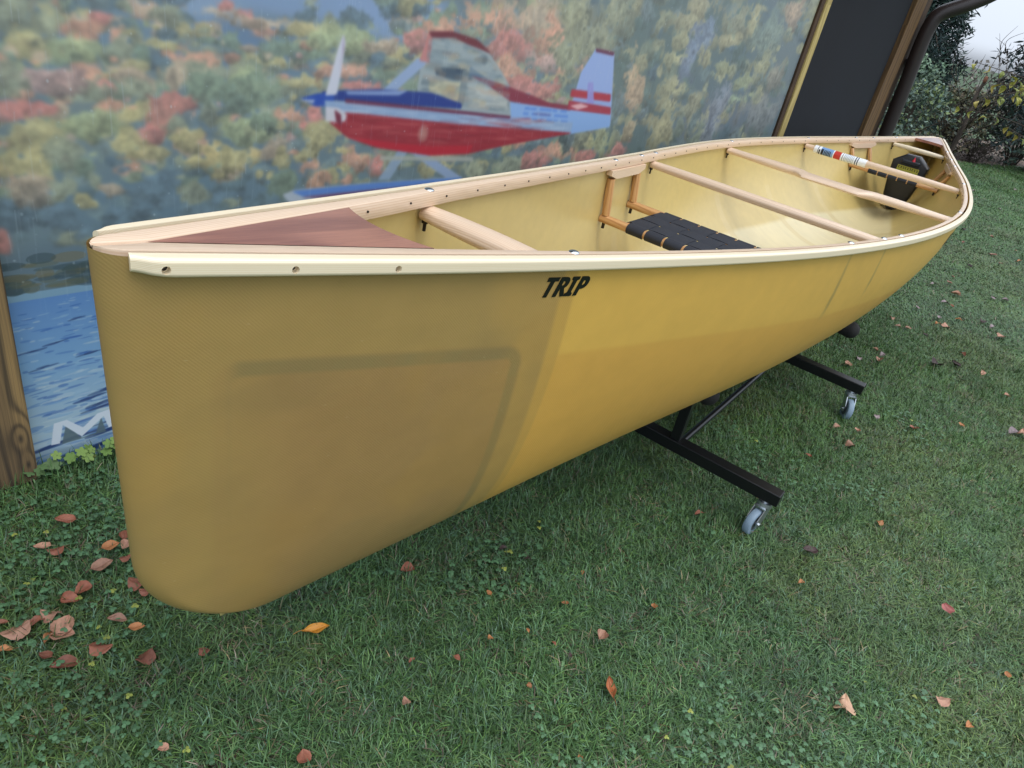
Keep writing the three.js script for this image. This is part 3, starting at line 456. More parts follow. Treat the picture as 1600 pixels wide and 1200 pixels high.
cross('yoke', 2.826, (q) => { const a = Math.abs(q); return 0.05 + 0.012 * sstep(0.95, 0.45, a) + 0.042 * sstep(0.34, 0.25, a) - 0.01 * sstep(0.2, 0.05, a); }, (q) => 0.024 + 0.006 * sstep(0.9, 0.5, Math.abs(q)) - 0.008 * sstep(0.34, 0.22, Math.abs(q)), M.ashPink, (q) => -0.021 * sstep(0.34, 0.25, Math.abs(q)));
cross('thwart', 3.646, (q) => 0.032 + 0.006 * (1 - q ** 4), (q) => 0.022 + 0.008 * (1 - q ** 4), M.ashPink);
cross('carrying_handle', 4.664, (q) => 0.026 + 0.006 * (1 - q * q), (q) => 0.02 + 0.006 * (1 - q * q), M.ash);
bolts(1.609, [bz(1.609), -bz(1.609)], canoe); bolts(1.844, [bz(1.844), -bz(1.844)], canoe);
bolts(4.16, [bz(4.16), -bz(4.16)], canoe); bolts(4.37, [bz(4.37), -bz(4.37)], canoe);
for (const s of [-1, 1]) for (let k = 0; k < 38; k++) { // screw tips on the inner face of each inwale
  const x = 0.42 + k * 0.118; if (x > 4.85) break; const z = s * (inEdge(x)), g = new THREE.CylinderGeometry(0.0019, 0.0019, 0.003, 8); g.rotateX(Math.PI / 2); g.translate(x, hS(x) - 0.009, z); part('screw_tip', g, M.darkSteel, canoe);
}
// woven seats
function seat(x0, x1, yRail, zWeb, nAcross, nAlong) {
  const s = grp('seat', canoe), y = yRail;
  const zEnd = (x) => { const t = (y - hK(x)) / (hS(x) - hK(x)); return hullZ(x, t, 0.006) - 0.004; };
  for (const x of [x0, x1]) part('seat_rail', barGeo(x, y, zEnd(x), () => 0.03, () => 0.024), M.cherry, s);
  for (const sg of [-1, 1]) {
    const c = box(x0 + 0.012, x1 - 0.012, y - 0.011, y + 0.011, sg * zWeb - 0.014, sg * zWeb + 0.014, 0.005); part('side_rail', c, M.cherry, s);
    const zi = Math.min(inEdge(x0), inEdge(x1)), top = Math.min(hS(x0), hS(x1)) - 0.0236;
    // spacer block under the inwale, following the gunwale
    const rings = []; for (let k = 0; k <= 6; k++) { const x = mix(x0 - 0.035, x1 + 0.035, k / 6), zi2 = inEdge(x) - 0.006, zo = wEff(x) - 0.008, yt = hS(x) - 0.0234, e = (k === 0 || k === 6) ? 0.012 : 0; rings.push([V(x, yt, sg * zo), V(x, yt, sg * zi2), V(x, yt - 0.026 + e, sg * zi2), V(x, yt - 0.026 + e, sg * zo)]); if (sg < 0) rings[k].reverse(); }
    part('hanger_block', outward(loft(rings)), M.ashPink, s);
    for (const x of [x0, x1]) {
      const yt = hS(x) - 0.05, za = sg * (inEdge(x) + 0.006), zb = sg * Math.min(inEdge(x) + 0.004, zEnd(x) - 0.012), r = [];
      for (let k = 0; k <= 4; k++) { const q = k / 4, yy = mix(yt, y + 0.0122, q), zz = mix(za, zb, q); r.push(ring2(14, 0.013, 0.0105, 3).map(([a, b]) => V(x + a, yy, zz + b))); }
      const hg = part('hanger', outward(loft(r)), M.cherry, s); const n = new THREE.CylinderGeometry(0.005, 0.005, 0.016, 8); n.translate(x, y - 0.02, zb); part('bolt_nut', n, M.darkSteel, s);
    }
  }
  // straps
  const ribbon = (pts, dir, w) => { const rings = pts.map((p, i) => { const t = pts[Math.min(i + 1, pts.length - 1)].clone().sub(pts[Math.max(i - 1, 0)]).normalize(), n = t.clone().cross(dir).normalize(); return [[-1, -1], [1, -1], [1, 1], [-1, 1]].map(([a, b]) => p.clone().addScaledVector(dir, a * w / 2).addScaledVector(n, b * 0.0009)); }); return outward(loft(rings)); };
  const top = y + 0.0135, pz = 2 * zWeb / nAcross, px = (x1 - x0 - 0.02) / nAlong;
  for (let k = 0; k < nAcross; k++) { // front to back, wrapped round both rails
    const z = -zWeb + pz * (k + 0.5), pts = [];
    for (let a = 0; a <= 6; a++) { const q = Math.PI * (1.35 - 0.85 * a / 6); pts.push(V(x0 + Math.cos(q) * 0.0175, y + Math.sin(q) * 0.0142, z)); }
    for (let a = 1; a < 24; a++) { const x = mix(x0, x1, a / 24), ph = (x - x0 - 0.01) / px - 0.5; pts.push(V(x, top + 0.0016 * Math.cos(Math.PI * (ph + k)) - 0.0006, z)); }
    for (let a = 0; a <= 6; a++) { const q = Math.PI * (0.5 - 0.85 * a / 6); pts.push(V(x1 + Math.cos(q) * 0.0175, y + Math.sin(q) * 0.0142, z)); }
    part('webbing_strap', ribbon(pts, V(0, 0, 1), pz * 0.88), M.webbing, s);
  }
  for (let k = 0; k < nAlong; k++) {
    const x = x0 + 0.01 + px * (k + 0.5), pts = [];
    for (let a = 0; a <= 6; a++) { const q = Math.PI * (1.35 - 0.85 * a / 6); pts.push(V(x, y + Math.sin(q) * 0.0142, -zWeb + Math.cos(q) * 0.0165)); }
    for (let a = 1; a < 40; a++) { const z = mix(-zWeb, zWeb, a / 40), ph = (z + zWeb) / pz - 0.5; pts.push(V(x, top - 0.0016 * Math.cos(Math.PI * (ph + k)) - 0.0006, z)); }
    for (let a = 0; a <= 6; a++) { const q = Math.PI * (0.5 - 0.85 * a / 6); pts.push(V(x, y + Math.sin(q) * 0.0142, zWeb + Math.cos(q) * 0.0165)); }
    part('webbing_strap', ribbon(pts, V(1, 0, 0), px * 0.86), M.webbing, s);
  }
  return s;
}
seat(1.609, 1.844, 0.742, 0.245, 8, 3);
seat(4.16, 4.37, 0.712, 0.13, 5, 3);
// lettering on the side
const font = await new FontLoader().loadAsync('fonts/droid/droid_sans_bold.typeface.json');
function hullText(str, x0, x1, yTop, hgt, slant, name, side = 1) {
  const g = new TextGeometry(str, { font, size: 1, depth: 0.02, curveSegments: 6, bevelEnabled: true, bevelThickness: 0.001, bevelSize: 0.022, bevelSegments: 1 }); g.computeBoundingBox();
  const b = g.boundingBox, p = g.attributes.position, sy = hgt / (b.max.y - b.min.y), sx = (x1 - x0) / (b.max.x - b.min.x);
  for (let k = 0; k < p.count; k++) { const v = (p.getY(k) - b.min.y) * sy, x = x0 + (p.getX(k) - b.min.x) * sx + v * slant, y = yTop(x) - hgt + v, t = clamp((y - hK(x)) / (hS(x) - hK(x))), q = hullP(x, t, 0.0006 + 0.0006 * (p.getZ(k) > 0.01 ? 1 : 0), side); p.setXYZ(k, q.x, q.y, q.z); }
  g.computeVertexNormals(); return part(name, g, std({ color: 0x0d0c0a, roughness: 0.35 }), hull);
}
hullText('TRIP', 0.538, 0.629, (x) => hS(x) - 0.0295, 0.031, 0.42, 'lettering');
hullText('//', 2.66, 2.76, (x) => hS(x) - 0.06, 0.04, 0.5, 'side_mark');

// ------------------------------------------------------------ things in the canoe
{ // printed paper sleeve on the stern thwart
  const c = document.createElement('canvas'); c.width = 512; c.height = 128; const g = c.getContext('2d');
  g.fillStyle = '#f1f3f5'; g.fillRect(0, 0, 512, 128); g.fillStyle = '#7fa3cf'; g.fillRect(70, 0, 120, 128); g.fillStyle = '#20242c'; g.fillRect(38, 0, 6, 128); g.fillRect(50, 10, 14, 60); g.fillRect(74, 20, 22, 56); for (let k = 0; k < 5; k++) g.fillRect(104 + k * 14, 40, 8, 34);
  g.fillStyle = '#c9382f'; g.fillRect(200, 0, 66, 128); g.fillStyle = '#5f666e'; g.fillRect(282, 0, 5, 128); g.fillStyle = '#b9c4cc'; for (let k = 0; k < 7; k++) g.fillRect(300 + k * 14, 24 + (k % 2) * 10, 8, 70); g.fillStyle = '#23304a'; g.fillRect(408, 0, 9, 128); g.fillRect(428, 0, 9, 128);
  const t = new THREE.CanvasTexture(c); t.colorSpace = THREE.SRGBColorSpace;
  const x = 3.646, y = hS(x) - 0.0232 - 0.0125, rings = []; for (let i = 0; i <= 20; i++) { const z = mix(-0.315, -0.06, i / 20); rings.push(ring2(20, 0.0222, 0.0182, 2.2).map(([a, b]) => V(x + a, y + b, z))); }
  const geo = outward(loft(rings, { caps: true })), u = geo.attributes.uv; for (let k = 0; k < u.count; k++) u.setXY(k, u.getX(k) / 0.255, u.getY(k) / 0.128);
  tag(part('paper_sleeve', geo, std({ map: t, roughness: 0.45 })), 'white, blue and red printed sleeve wrapped round a thwart', 'sleeve');
}
{ // black moulded case standing in the stern
  const k = grp('plastic_case'); tag(k, 'black moulded case with yellow label and red knob in the stern', 'case'); k.position.set(4.5, 0, 0.016);
  const s = new THREE.Shape([[-0.035, 0.806], [0.035, 0.808], [0.085, 0.772], [0.098, 0.762], [0.094, 0.715], [0.068, 0.585], [0.05, 0.53], [0.025, 0.5], [-0.02, 0.5], [-0.048, 0.53], [-0.068, 0.575], [-0.09, 0.7], [-0.094, 0.762], [-0.082, 0.772]].map(([a, b]) => new THREE.Vector2(a, b)));
  const g = new THREE.ExtrudeGeometry(s, { depth: 0.036, bevelEnabled: true, bevelThickness: 0.012, bevelSize: 0.01, bevelOffset: -0.008, bevelSegments: 4 }); g.rotateY(-Math.PI / 2); // shape x -> z, depth -> -x
  part('shell', toCreasedNormals(g, 0.5), phy({ color: 0x191b20, roughness: 0.4, clearcoat: 0.3, clearcoatRoughness: 0.3 }), k);
  const hood = new RoundedBoxGeometry(0.02, 0.026, 0.1, 3, 0.008); hood.translate(-0.052, 0.768, 0); part('hood', hood, phy({ color: 0x23262d, roughness: 0.3 }), k);
  const kn = new THREE.ConeGeometry(0.01, 0.026, 14); kn.translate(-0.052, 0.792, 0.012); part('knob', kn, std({ color: 0xc02030, roughness: 0.35 }), k);
  const c = document.createElement('canvas'); c.width = 256; c.height = 192; const x = c.getContext('2d'); x.fillStyle = '#b3ad42'; x.fillRect(0, 0, 256, 192); x.fillStyle = '#a9a83c'; x.fillRect(0, 60, 256, 132); x.fillStyle = '#16160f'; for (let q = 0; q < 9; q++) { x.fillRect(12 + q * 27, 12, 16, 6); x.fillRect(12 + q * 27 + (q % 3) * 4, 12, 7, 30); x.fillRect(14 + q * 27, 34, 15, 8); }
  const t = new THREE.CanvasTexture(c); t.colorSpace = THREE.SRGBColorSpace; const lb = box(-0.0495, -0.0482, 0.672, 0.746, -0.058, 0.058), p = lb.attributes.position, u = lb.attributes.uv; for (let q = 0; q < p.count; q++) u.setXY(q, (p.getZ(q) + 0.058) / 0.116, (p.getY(q) - 0.672) / 0.074);
  tag(part('label', lb, std({ map: t, roughness: 0.5 }), k), 'yellow label with black print');
}

// ------------------------------------------------------------ wheeled stand
{
  const st = grp('canoe_stand'); tag(st, 'black tubular stand on casters carrying the canoe', 'stand'); st.position.set(1.665, 0, 0);
  const yb = 0.118, yt = 0.158, x2 = 1.03;
  for (const x of [0, x2]) {
    part('base_beam', box(x - 0.022, x + 0.022, yb, yt, -0.44, 0.44, 0.003), M.blackPaint, st);
    const keel = hK(1.665 + x);
    for (const z of [-0.085, 0.085]) part('upright', box(x - 0.016, x + 0.016, yt, 0.33, z - 0.016, z + 0.016, 0.003), M.blackPaint, st);
    part('cross_arm', box(x - 0.02, x + 0.02, 0.33, 0.365, x ? -0.26 : -0.12, x ? 0.26 : 0.12, 0.004), M.blackPaint, st);
    for (const sg of [-1, 1]) { const ez = x ? 0.3 : 0.13, pts = [V(x, 0.362, sg * 0.06), V(x, 0.356, sg * (ez * 0.5 + 0.04)), V(x, 0.345, sg * ez)]; part('arm_pad', mergeGeometries([tube(pts, 0.034, 14, 6), new THREE.SphereGeometry(0.034, 14, 10).translate(x, 0.345, sg * ez).toNonIndexed(), new THREE.SphereGeometry(0.034, 14, 10).translate(x, 0.362, sg * 0.06).toNonIndexed()].map((q) => q.index ? q.toNonIndexed() : q)), std({ color: 0x1b1a1a, roughness: 0.8 }), st); }
    part('keel_pad', box(x - 0.03, x + 0.03, 0.365, keel + 0.004, -0.05, 0.05, 0.008), std({ color: 0x1b1a1a, roughness: 0.8 }), st);
    for (const sg of [-1, 1]) {
      const c = grp('caster', st), yaw = x ? 0.5 : -0.18, R = 0.043; c.position.set(x - 0.004, 0, sg * 0.405); c.rotation.y = yaw;
      const tyre = new THREE.LatheGeometry([[0.026, -0.011], [0.038, -0.012], [0.0425, -0.009], [R, 0], [0.0425, 0.009], [0.038, 0.012], [0.026, 0.011]].map(([a, b]) => new THREE.Vector2(a, b)), 32); tyre.rotateX(Math.PI / 2); tyre.translate(-0.03, R + 0.003, 0);
      part('tyre', tyre, std({ color: srgb(128, 148, 166), roughness: 0.55 }), c);
      const hub = new THREE.CylinderGeometry(0.027, 0.027, 0.02, 24); hub.rotateX(Math.PI / 2); hub.translate(-0.03, R + 0.003, 0); part('hub', hub, std({ color: 0x4b5258, roughness: 0.5 }), c);
      const fs = new THREE.Shape([[-0.042, 0.036], [-0.018, 0.036], [0.018, 0.1], [-0.022, 0.1], [-0.046, 0.062]].map(([a, b]) => new THREE.Vector2(a, b)));
      const f1 = new THREE.ExtrudeGeometry(fs, { depth: 0.003, bevelEnabled: false }), f2 = f1.clone(); f1.translate(0, 0, 0.0155); f2.translate(0, 0, -0.0185);
      part('fork', mergeGeometries([f1, f2, box(-0.026, 0.02, 0.0965, 0.1, -0.0185, 0.0185).toNonIndexed()]), M.zinc, c);
      const pl = mergeGeometries([new THREE.CylinderGeometry(0.021, 0.023, 0.012, 20).translate(0, 0.106, 0), new THREE.CylinderGeometry(0.013, 0.013, 0.012, 16).translate(0, 0.1145, 0)]); part('swivel_plate', pl, M.zinc, c);
      const ax = new THREE.CylinderGeometry(0.0055, 0.0055, 0.046, 10); ax.rotateX(Math.PI / 2); ax.translate(-0.03, R + 0.003, 0); part('axle', ax, M.steel, c);
    }
  }
  part('spine_bar', rod(V(0.022, 0.142, 0.1), V(x2 - 0.022, 0.142, 0.1), 0.011), M.blackPaint, st);
  part('spine_bar', rod(V(0.022, 0.142, -0.1), V(x2 - 0.022, 0.142, -0.1), 0.011), M.blackPaint, st);
}

// ------------------------------------------------------------ fallen leaves, each lying in the grass
function leafGeo(wf, bend, curl, stem, ser = 0, s = 1) {
  const N = 12, K = 6, pos = [], idx = [], col = [];
  for (let i = 0; i <= N; i++) for (let k = -K; k <= K; k++) {
    const u = i / N, v = k / K, w = wf(u) * (1 + ser * Math.sin(u * 42 + Math.abs(v) * 2) * (Math.abs(v) > 0.9 ? 1 : 0)); const x = u - 0.5, z = v * w;
    const y = bend * (x * x * 4) + curl * v * v * w * 2 + 0.03 * Math.sin(u * 11 + s) * Math.abs(v) + 0.03 * Math.sin(v * 5 + u * 6 + s * 3); pos.push(x, y, z);
    const vein = Math.abs(v) < 0.09 ? 0.74 : (Math.abs(((u * 7 - Math.abs(v) * 1.2) % 1 + 1) % 1 - 0.5) < 0.1 ? 0.88 : 1), b = (0.8 + 0.4 * fbm(u * 5 + s * 9, v * 4 + 7, 60 + s, 3)) * vein; col.push(b, b * (0.94 + 0.1 * noise(u * 7, v * 5 + 3, s)), b * 0.97);
  }
  const R = 2 * K + 1; for (let i = 0; i < N; i++) for (let k = 0; k < 2 * K; k++) { const a = i * R + k; idx.push(a, a + 1, a + R, a + 1, a + R + 1, a + R); }
  const g = new THREE.BufferGeometry(); g.setAttribute('position', new THREE.Float32BufferAttribute(pos, 3)); g.setAttribute('color', new THREE.Float32BufferAttribute(col, 3)); g.setIndex(idx);
  const t = new THREE.TubeGeometry(new THREE.QuadraticBezierCurve3(V(-0.49, bend, 0), V(-0.62, bend + 0.02, 0.02), V(-0.5 - stem, bend * 0.6, 0.07)), 6, 0.014, 5); t.deleteAttribute('uv'); t.deleteAttribute('normal'); t.setAttribute('color', new THREE.Float32BufferAttribute(new Array(t.attributes.position.count * 3).fill(0.6), 3));
  const m = mergeGeometries([g, t]); m.computeVertexNormals(); return m;
}
const ov = (p, q, a) => (u) => a * Math.pow(Math.max(0, Math.sin(Math.PI * Math.pow(u, p))), q) + 0.002;
const leafShapes = [leafGeo(ov(0.8, 0.8, 0.34), 0.12, 0.25, 0.22, 0.03, 1), leafGeo(ov(0.7, 0.7, 0.42), 0.05, 0.4, 0.2, 0.05, 2), leafGeo(ov(0.9, 0.9, 0.27), -0.1, 0.3, 0.3, 0, 3), leafGeo(ov(0.62, 0.62, 0.46), 0.2, -0.2, 0.25, 0.06, 4), leafGeo(ov(1.0, 1.15, 0.22), 0.15, 0.35, 0.3, 0, 5)];
const leafKind = { // colour, label, group
  rust: [[0.24, 0.085, 0.05], 'rust red curled fallen leaf', 'rust red fallen leaves'],
  tan: [[0.38, 0.205, 0.14], 'pinkish tan fallen leaf', 'pinkish tan fallen leaves'],
  oran: [[0.38, 0.16, 0.06], 'small orange brown fallen leaf', 'orange brown fallen leaves'],
  dark: [[0.05, 0.027, 0.026], 'dark purple brown fallen leaf', 'dark brown fallen leaves'],
  lilac: [[0.27, 0.21, 0.22], 'pale grey lilac fallen leaf', 'pale grey fallen leaves'] };
const leafMat = {}; for (const k in leafKind) leafMat[k] = [0.8, 1, 1.2].map((f) => std({ color: new THREE.Color().setRGB(...leafKind[k][0].map((v) => v * f)), vertexColors: true, roughness: 0.6 }));
const leafSpots = [];
function fallen(px, py, size, kind, shape, rot, label, mat) { // size in photograph pixels across
  const p = onGround(px, py), dist = p.distanceTo(CP), len = clamp(size / FP * dist * 0.92, 0.014, 0.11);
  const m = part('fallen_leaf', leafShapes[shape], mat || pick(leafMat[kind])); m.scale.set(len, len * rr(0.8, 1.15), len * rr(0.9, 1.1)); m.position.set(p.x, groundY(p.x, p.z) + 0.024 + 0.005 * rnd(), p.z);
  m.rotation.set(rr(-0.25, 0.25), rot ?? rr(0, 6.28), rr(-0.2, 0.2)); leafSpots.push([p.x, p.z, len]);
  const zone = p.x < 0.75 && p.z < -0.05 ? ['in the clover under the canoe bow', 'under the bow'] : p.x > 3.1 ? ['on the lawn past the far caster', 'past the far caster'] : p.x > 1.9 ? ['on the lawn around the far caster', 'around the far caster'] : ['on the open lawn in front of the near caster', 'in front of the near caster'];
  tag(m, label || `${leafKind[kind][1]} ${zone[0]}`, 'leaf', label ? null : `${leafKind[kind][2]} ${zone[1]}`); return m;
}
fallen(492, 998, 42, 'oran', 4, -0.55, 'pointed yellow orange leaf lying alone on the grass', std({ color: new THREE.Color().setRGB(0.62, 0.27, 0.03), vertexColors: true, roughness: 0.45 }));
fallen(949, 1087, 38, 'oran', 4, 0.75, 'smooth orange brown oval leaf with short stem', std({ color: new THREE.Color().setRGB(0.42, 0.15, 0.06), vertexColors: true, roughness: 0.5 }));
fallen(1312, 1113, 34, 'tan', 3, 0.2, 'largest pale peach leaf with a ragged edge', std({ color: new THREE.Color().setRGB(0.55, 0.34, 0.22), vertexColors: true, roughness: 0.55 }));
fallen(1472, 963, 24, 'rust', 0, 0.4, 'folded pink red leaf alone beyond the peach leaf', std({ color: new THREE.Color().setRGB(0.36, 0.12, 0.11), vertexColors: true, roughness: 0.55 }));
for (const [k, list] of Object.entries({
  rust: [[90, 873, 22], [196, 850, 16], [198, 885, 16], [212, 925, 22], [227, 937, 16], [112, 950, 24], [133, 937, 24], [60, 985, 24], [75, 1040, 22], [104, 1050, 36], [160, 1024, 30], [227, 1040, 28], [4, 987, 18], [104, 827, 26], [634, 900, 24], [1088, 812, 18], [475, 1196, 24], [711, 1039, 16], [862, 1016, 9], [641, 1044, 12], [1484, 485, 7], [1500, 560, 13], [1424, 677, 18], [1259, 720, 10], [321, 1029, 18], [1503, 382, 6], [1561, 415, 6], [1487, 437, 7]],
  tan: [[69, 868, 22], [162, 897, 30], [199, 865, 18], [29, 999, 36], [81, 975, 26], [104, 992, 34], [102, 1008, 34], [185, 980, 26], [256, 1182, 16], [632, 1108, 16], [936, 1006, 24], [1304, 674, 16], [1335, 682, 15], [1325, 702, 17], [1176, 785, 12], [1322, 576, 18], [1370, 570, 13], [1364, 552, 9], [1490, 465, 13], [1475, 516, 13], [1559, 535, 15], [1531, 589, 14], [1416, 520, 12], [1401, 516, 12], [1592, 685, 18], [1463, 1104, 20], [1595, 850, 10], [1569, 626, 9], [1480, 447, 10], [1550, 402, 12], [1391, 503, 9], [1585, 395, 5], [1547, 374, 6]],
  oran: [[175, 868, 24], [8, 1029, 24], [79, 1008, 20], [215, 993, 22], [761, 939, 12], [879, 955, 12], [907, 904, 10], [1018, 958, 15], [823, 1085, 10], [902, 1196, 14], [763, 1007, 10], [1368, 825, 13], [1505, 1143, 17], [1565, 1065, 12], [1497, 672, 12], [1494, 506, 9], [1247, 920, 14], [1461, 512, 8], [821, 997, 9], [1591, 411, 8]],
  dark: [[784, 867, 18], [820, 880, 14], [1260, 870, 24], [1489, 576, 20], [1457, 576, 20], [1532, 509, 10], [1442, 530, 9], [887, 1036, 9], [1513, 421, 9], [1503, 362, 7], [1550, 470, 6]],
  lilac: [[1376, 561, 14], [1339, 566, 10], [1473, 478, 13], [1548, 471, 9], [1567, 474, 9], [1463, 504, 11], [1547, 517, 12], [1579, 681, 20], [1430, 488, 9], [1455, 449, 9], [1365, 657, 11], [1520, 300, 6], [1560, 330, 5], [1585, 300, 5]] }))
  for (const [x, y, s] of list) fallen(x, y, s, k, Math.floor(rr(0, 4)));

// ------------------------------------------------------------ grass and clover
function bladeTuft(n, len, spread, w, flat) {
  const pos = [], col = [], idx = []; for (let k = 0; k < n; k++) {
    const a = rr(0, 6.283), r = Math.sqrt(rnd()) * spread, x = Math.cos(a) * r, z = Math.sin(a) * r, d = rr(0, 6.283), l = len * rr(0.5, 1.25), ti = clamp(rr(0.15, 1.0) + flat, 0.1, 1.45), ww = w * rr(0.6, 1.2), ca = Math.cos(d), sa = Math.sin(d), b = pos.length / 3, dye = rnd() < 0.16 ? rr(1.4, 1.9) : rr(0.55, 1.25), warm = rr(0.85, 1.15), cool = rr(0.8, 1.25);
    for (const [f, wf, ex] of [[0, 0.9, 0], [0.5, 1, 0.2], [0.85, 0.6, 0.45], [1, 0, 0.6]]) { const t = ti * (0.6 + ex), hx = Math.sin(t) * l * f, hy = Math.cos(Math.min(t, 1.5)) * l * f; for (const sgn of wf ? [-1, 1] : [0]) { pos.push(x + ca * hx - sa * sgn * ww * wf / 2, hy, z + sa * hx + ca * sgn * ww * wf / 2); col.push(dye * warm, dye, dye * cool); } }
    idx.push(b, b + 1, b + 2, b + 1, b + 3, b + 2, b + 2, b + 3, b + 4, b + 3, b + 5, b + 4, b + 4, b + 5, b + 6);
  }
  const g = new THREE.BufferGeometry(); g.setAttribute('position', new THREE.Float32BufferAttribute(pos, 3)); g.setAttribute('color', new THREE.Float32BufferAttribute(col, 3)); g.setIndex(idx); g.computeVertexNormals(); return g;
}
const inView = (x, z, m) => { const d = V(x, 0, z).sub(CP), w = d.dot(CF); if (w < 0.2) return false; const px = 800 + FP * d.dot(CR) / w, py = 600 - FP * d.dot(CU) / w; return px > -m && px < 1600 + m && py > -m && py < 1200 + m; };
const wallZ = (x) => WB.z + (x - WB.x) * Math.tan(WA);
const bedX = (z) => 12.0 + clamp(z + 0.4, -3, 5) * 2.2;
const grassMat = std({ color: 0xffffff, vertexColors: true, roughness: 0.5, side: THREE.DoubleSide });
function sow(name, label, geos, count, place, tint, hgt) {
  const each = Math.floor(count / geos.length); const holder = [];
  geos.forEach((g, gi) => {
    const im = new THREE.InstancedMesh(g, grassMat, each); im.name = numbered(name); let n = 0; const m = new THREE.Matrix4(), q = new THREE.Quaternion(), c = new THREE.Color(); let guard = 0;
    while (n < each && guard++ < each * 30) { const p = place(); if (!p) continue; const s = hgt(p.x, p.z); if (!s) continue; q.setFromAxisAngle(V(0, 1, 0), rr(0, 6.283)); m.compose(V(p.x, groundY(p.x, p.z) - 0.002, p.z), q, V(p.s ? p.s : 1, s * (p.s ? p.s : 1), p.s ? p.s : 1)); im.setMatrixAt(n, m); tint(p.x, p.z, c); im.setColorAt(n, c); n++; }
    im.count = n; im.receiveShadow = im.castShadow = true; scene.add(im); tag(im, label[gi % label.length], 'grass', null, 'stuff'); holder.push(im);
  }); return holder;
}
const tintGrass = (x, z, c) => { // patches of drier and greener turf across the lawn plan
  const a = fbm(x * 1.7 + 9, z * 1.7 + 9, 71, 3), b = fbm(x * 6 + 3, z * 6 + 3, 73, 3), dry = sstep(0.5, 0.72, fbm(x * 2.6 + 30, z * 2.6 + 30, 79, 3)), k = rr(0.7, 1.3) * (0.72 + 0.5 * b);
  let r = mix(0.066, 0.096, a), g = mix(0.138, 0.194, a), bl = mix(0.044, 0.052, 1 - a); r = mix(r, 0.12, dry * 0.5); g = mix(g, 0.165, dry * 0.5); bl = mix(bl, 0.045, dry * 0.5);
  const t = rnd(); if (t < 0.035) { r = 0.20; g = 0.17; bl = 0.105; } else if (t < 0.06) { r = 0.085; g = 0.06; bl = 0.035; } else if (t < 0.2) { r = 0.10; g = 0.185; bl = 0.095; }
  c.setRGB(r * k, g * k, bl * k);
};
const patchy = (x, z) => (z < wallZ(x) + 0.015 && x < 6.2) || x > bedX(z) ? 0 : 0.55 + 0.75 * fbm(x * 3 + 50, z * 3 + 50, 83, 2) + 0.9 * sstep(0.16, 0.0, z - wallZ(x) - 0.02) * (x < 6 ? 1 : 0);
{
  const near = [bladeTuft(13, 0.04, 0.03, 0.0024, 0.35), bladeTuft(13, 0.034, 0.03, 0.0021, 0.55), bladeTuft(11, 0.048, 0.03, 0.0023, 0.2), bladeTuft(13, 0.03, 0.03, 0.0027, 0.65)];
  const placeNear = () => { const x = rr(-0.3, 4.2), z = rr(-1.2, 2.6); return inView(x, z, 60) ? { x, z } : null; };
  sow('grass', ['short green lawn grass in the foreground'], near, 46000, placeNear, tintGrass, patchy);
  const far = [bladeTuft(16, 0.036, 0.05, 0.0036, 0.3), bladeTuft(14, 0.03, 0.05, 0.0042, 0.5)];
  const placeFar = () => { const x = 3.6 + 13 * Math.pow(rnd(), 1.25), z = rr(-2.5, 6); return inView(x, z, 60) ? { x, z, s: 1 + (x - 3.6) * 0.07 } : null; };
  sow('grass', ['short green lawn grass beyond the canoe stern'], far, 60000, placeFar, tintGrass, patchy);
  // clover: three round leaflets on a short stalk
  const cl = (() => { const gs = []; for (let k = 0; k < 3; k++) { const c = new THREE.CircleGeometry(0.0034, 8); c.rotateX(-Math.PI / 2 + 0.25); c.translate(0, 0, 0.0036); c.rotateY(k * 2.094); gs.push(c); } const g = mergeGeometries(gs); g.translate(0, 0.027, 0); g.setAttribute('color', new THREE.Float32BufferAttribute(new Array(g.attributes.position.count * 3).fill(1), 3)); return g; })();
  const placeClover = () => { const x = rr(-0.3, 3.4), z = rr(-1.1, 1.6), d = fbm(x * 3.2 + 11, z * 3.2 + 7, 91, 3) + 0.16 * sstep(1.2, 0, Math.hypot(x - 0.2, z + 0.5)) + 0.05 * sstep(0.6, -0.6, z); return d + 0.05 * sstep(0.9, 0.2, x) + rr(-0.09, 0.07) - 0.16 * sstep(0.5, 1.4, x) * sstep(-0.2, 0.5, z) > 0.6 && inView(x, z, 40) ? { x, z, s: rr(0.6, 1.3) } : null; };
  sow('clover', ['small round clover leaves scattered through the grass'], [cl], 3800, placeClover, (x, z, c) => { const k = rr(0.7, 1.25), y = rnd() < 0.03; c.setRGB((y ? 0.26 : 0.075) * k, (y ? 0.3 : 0.165) * k, (y ? 0.06 : 0.075) * k); }, (x, z) => (z < wallZ(x) + 0.02 ? 0 : 1));
}
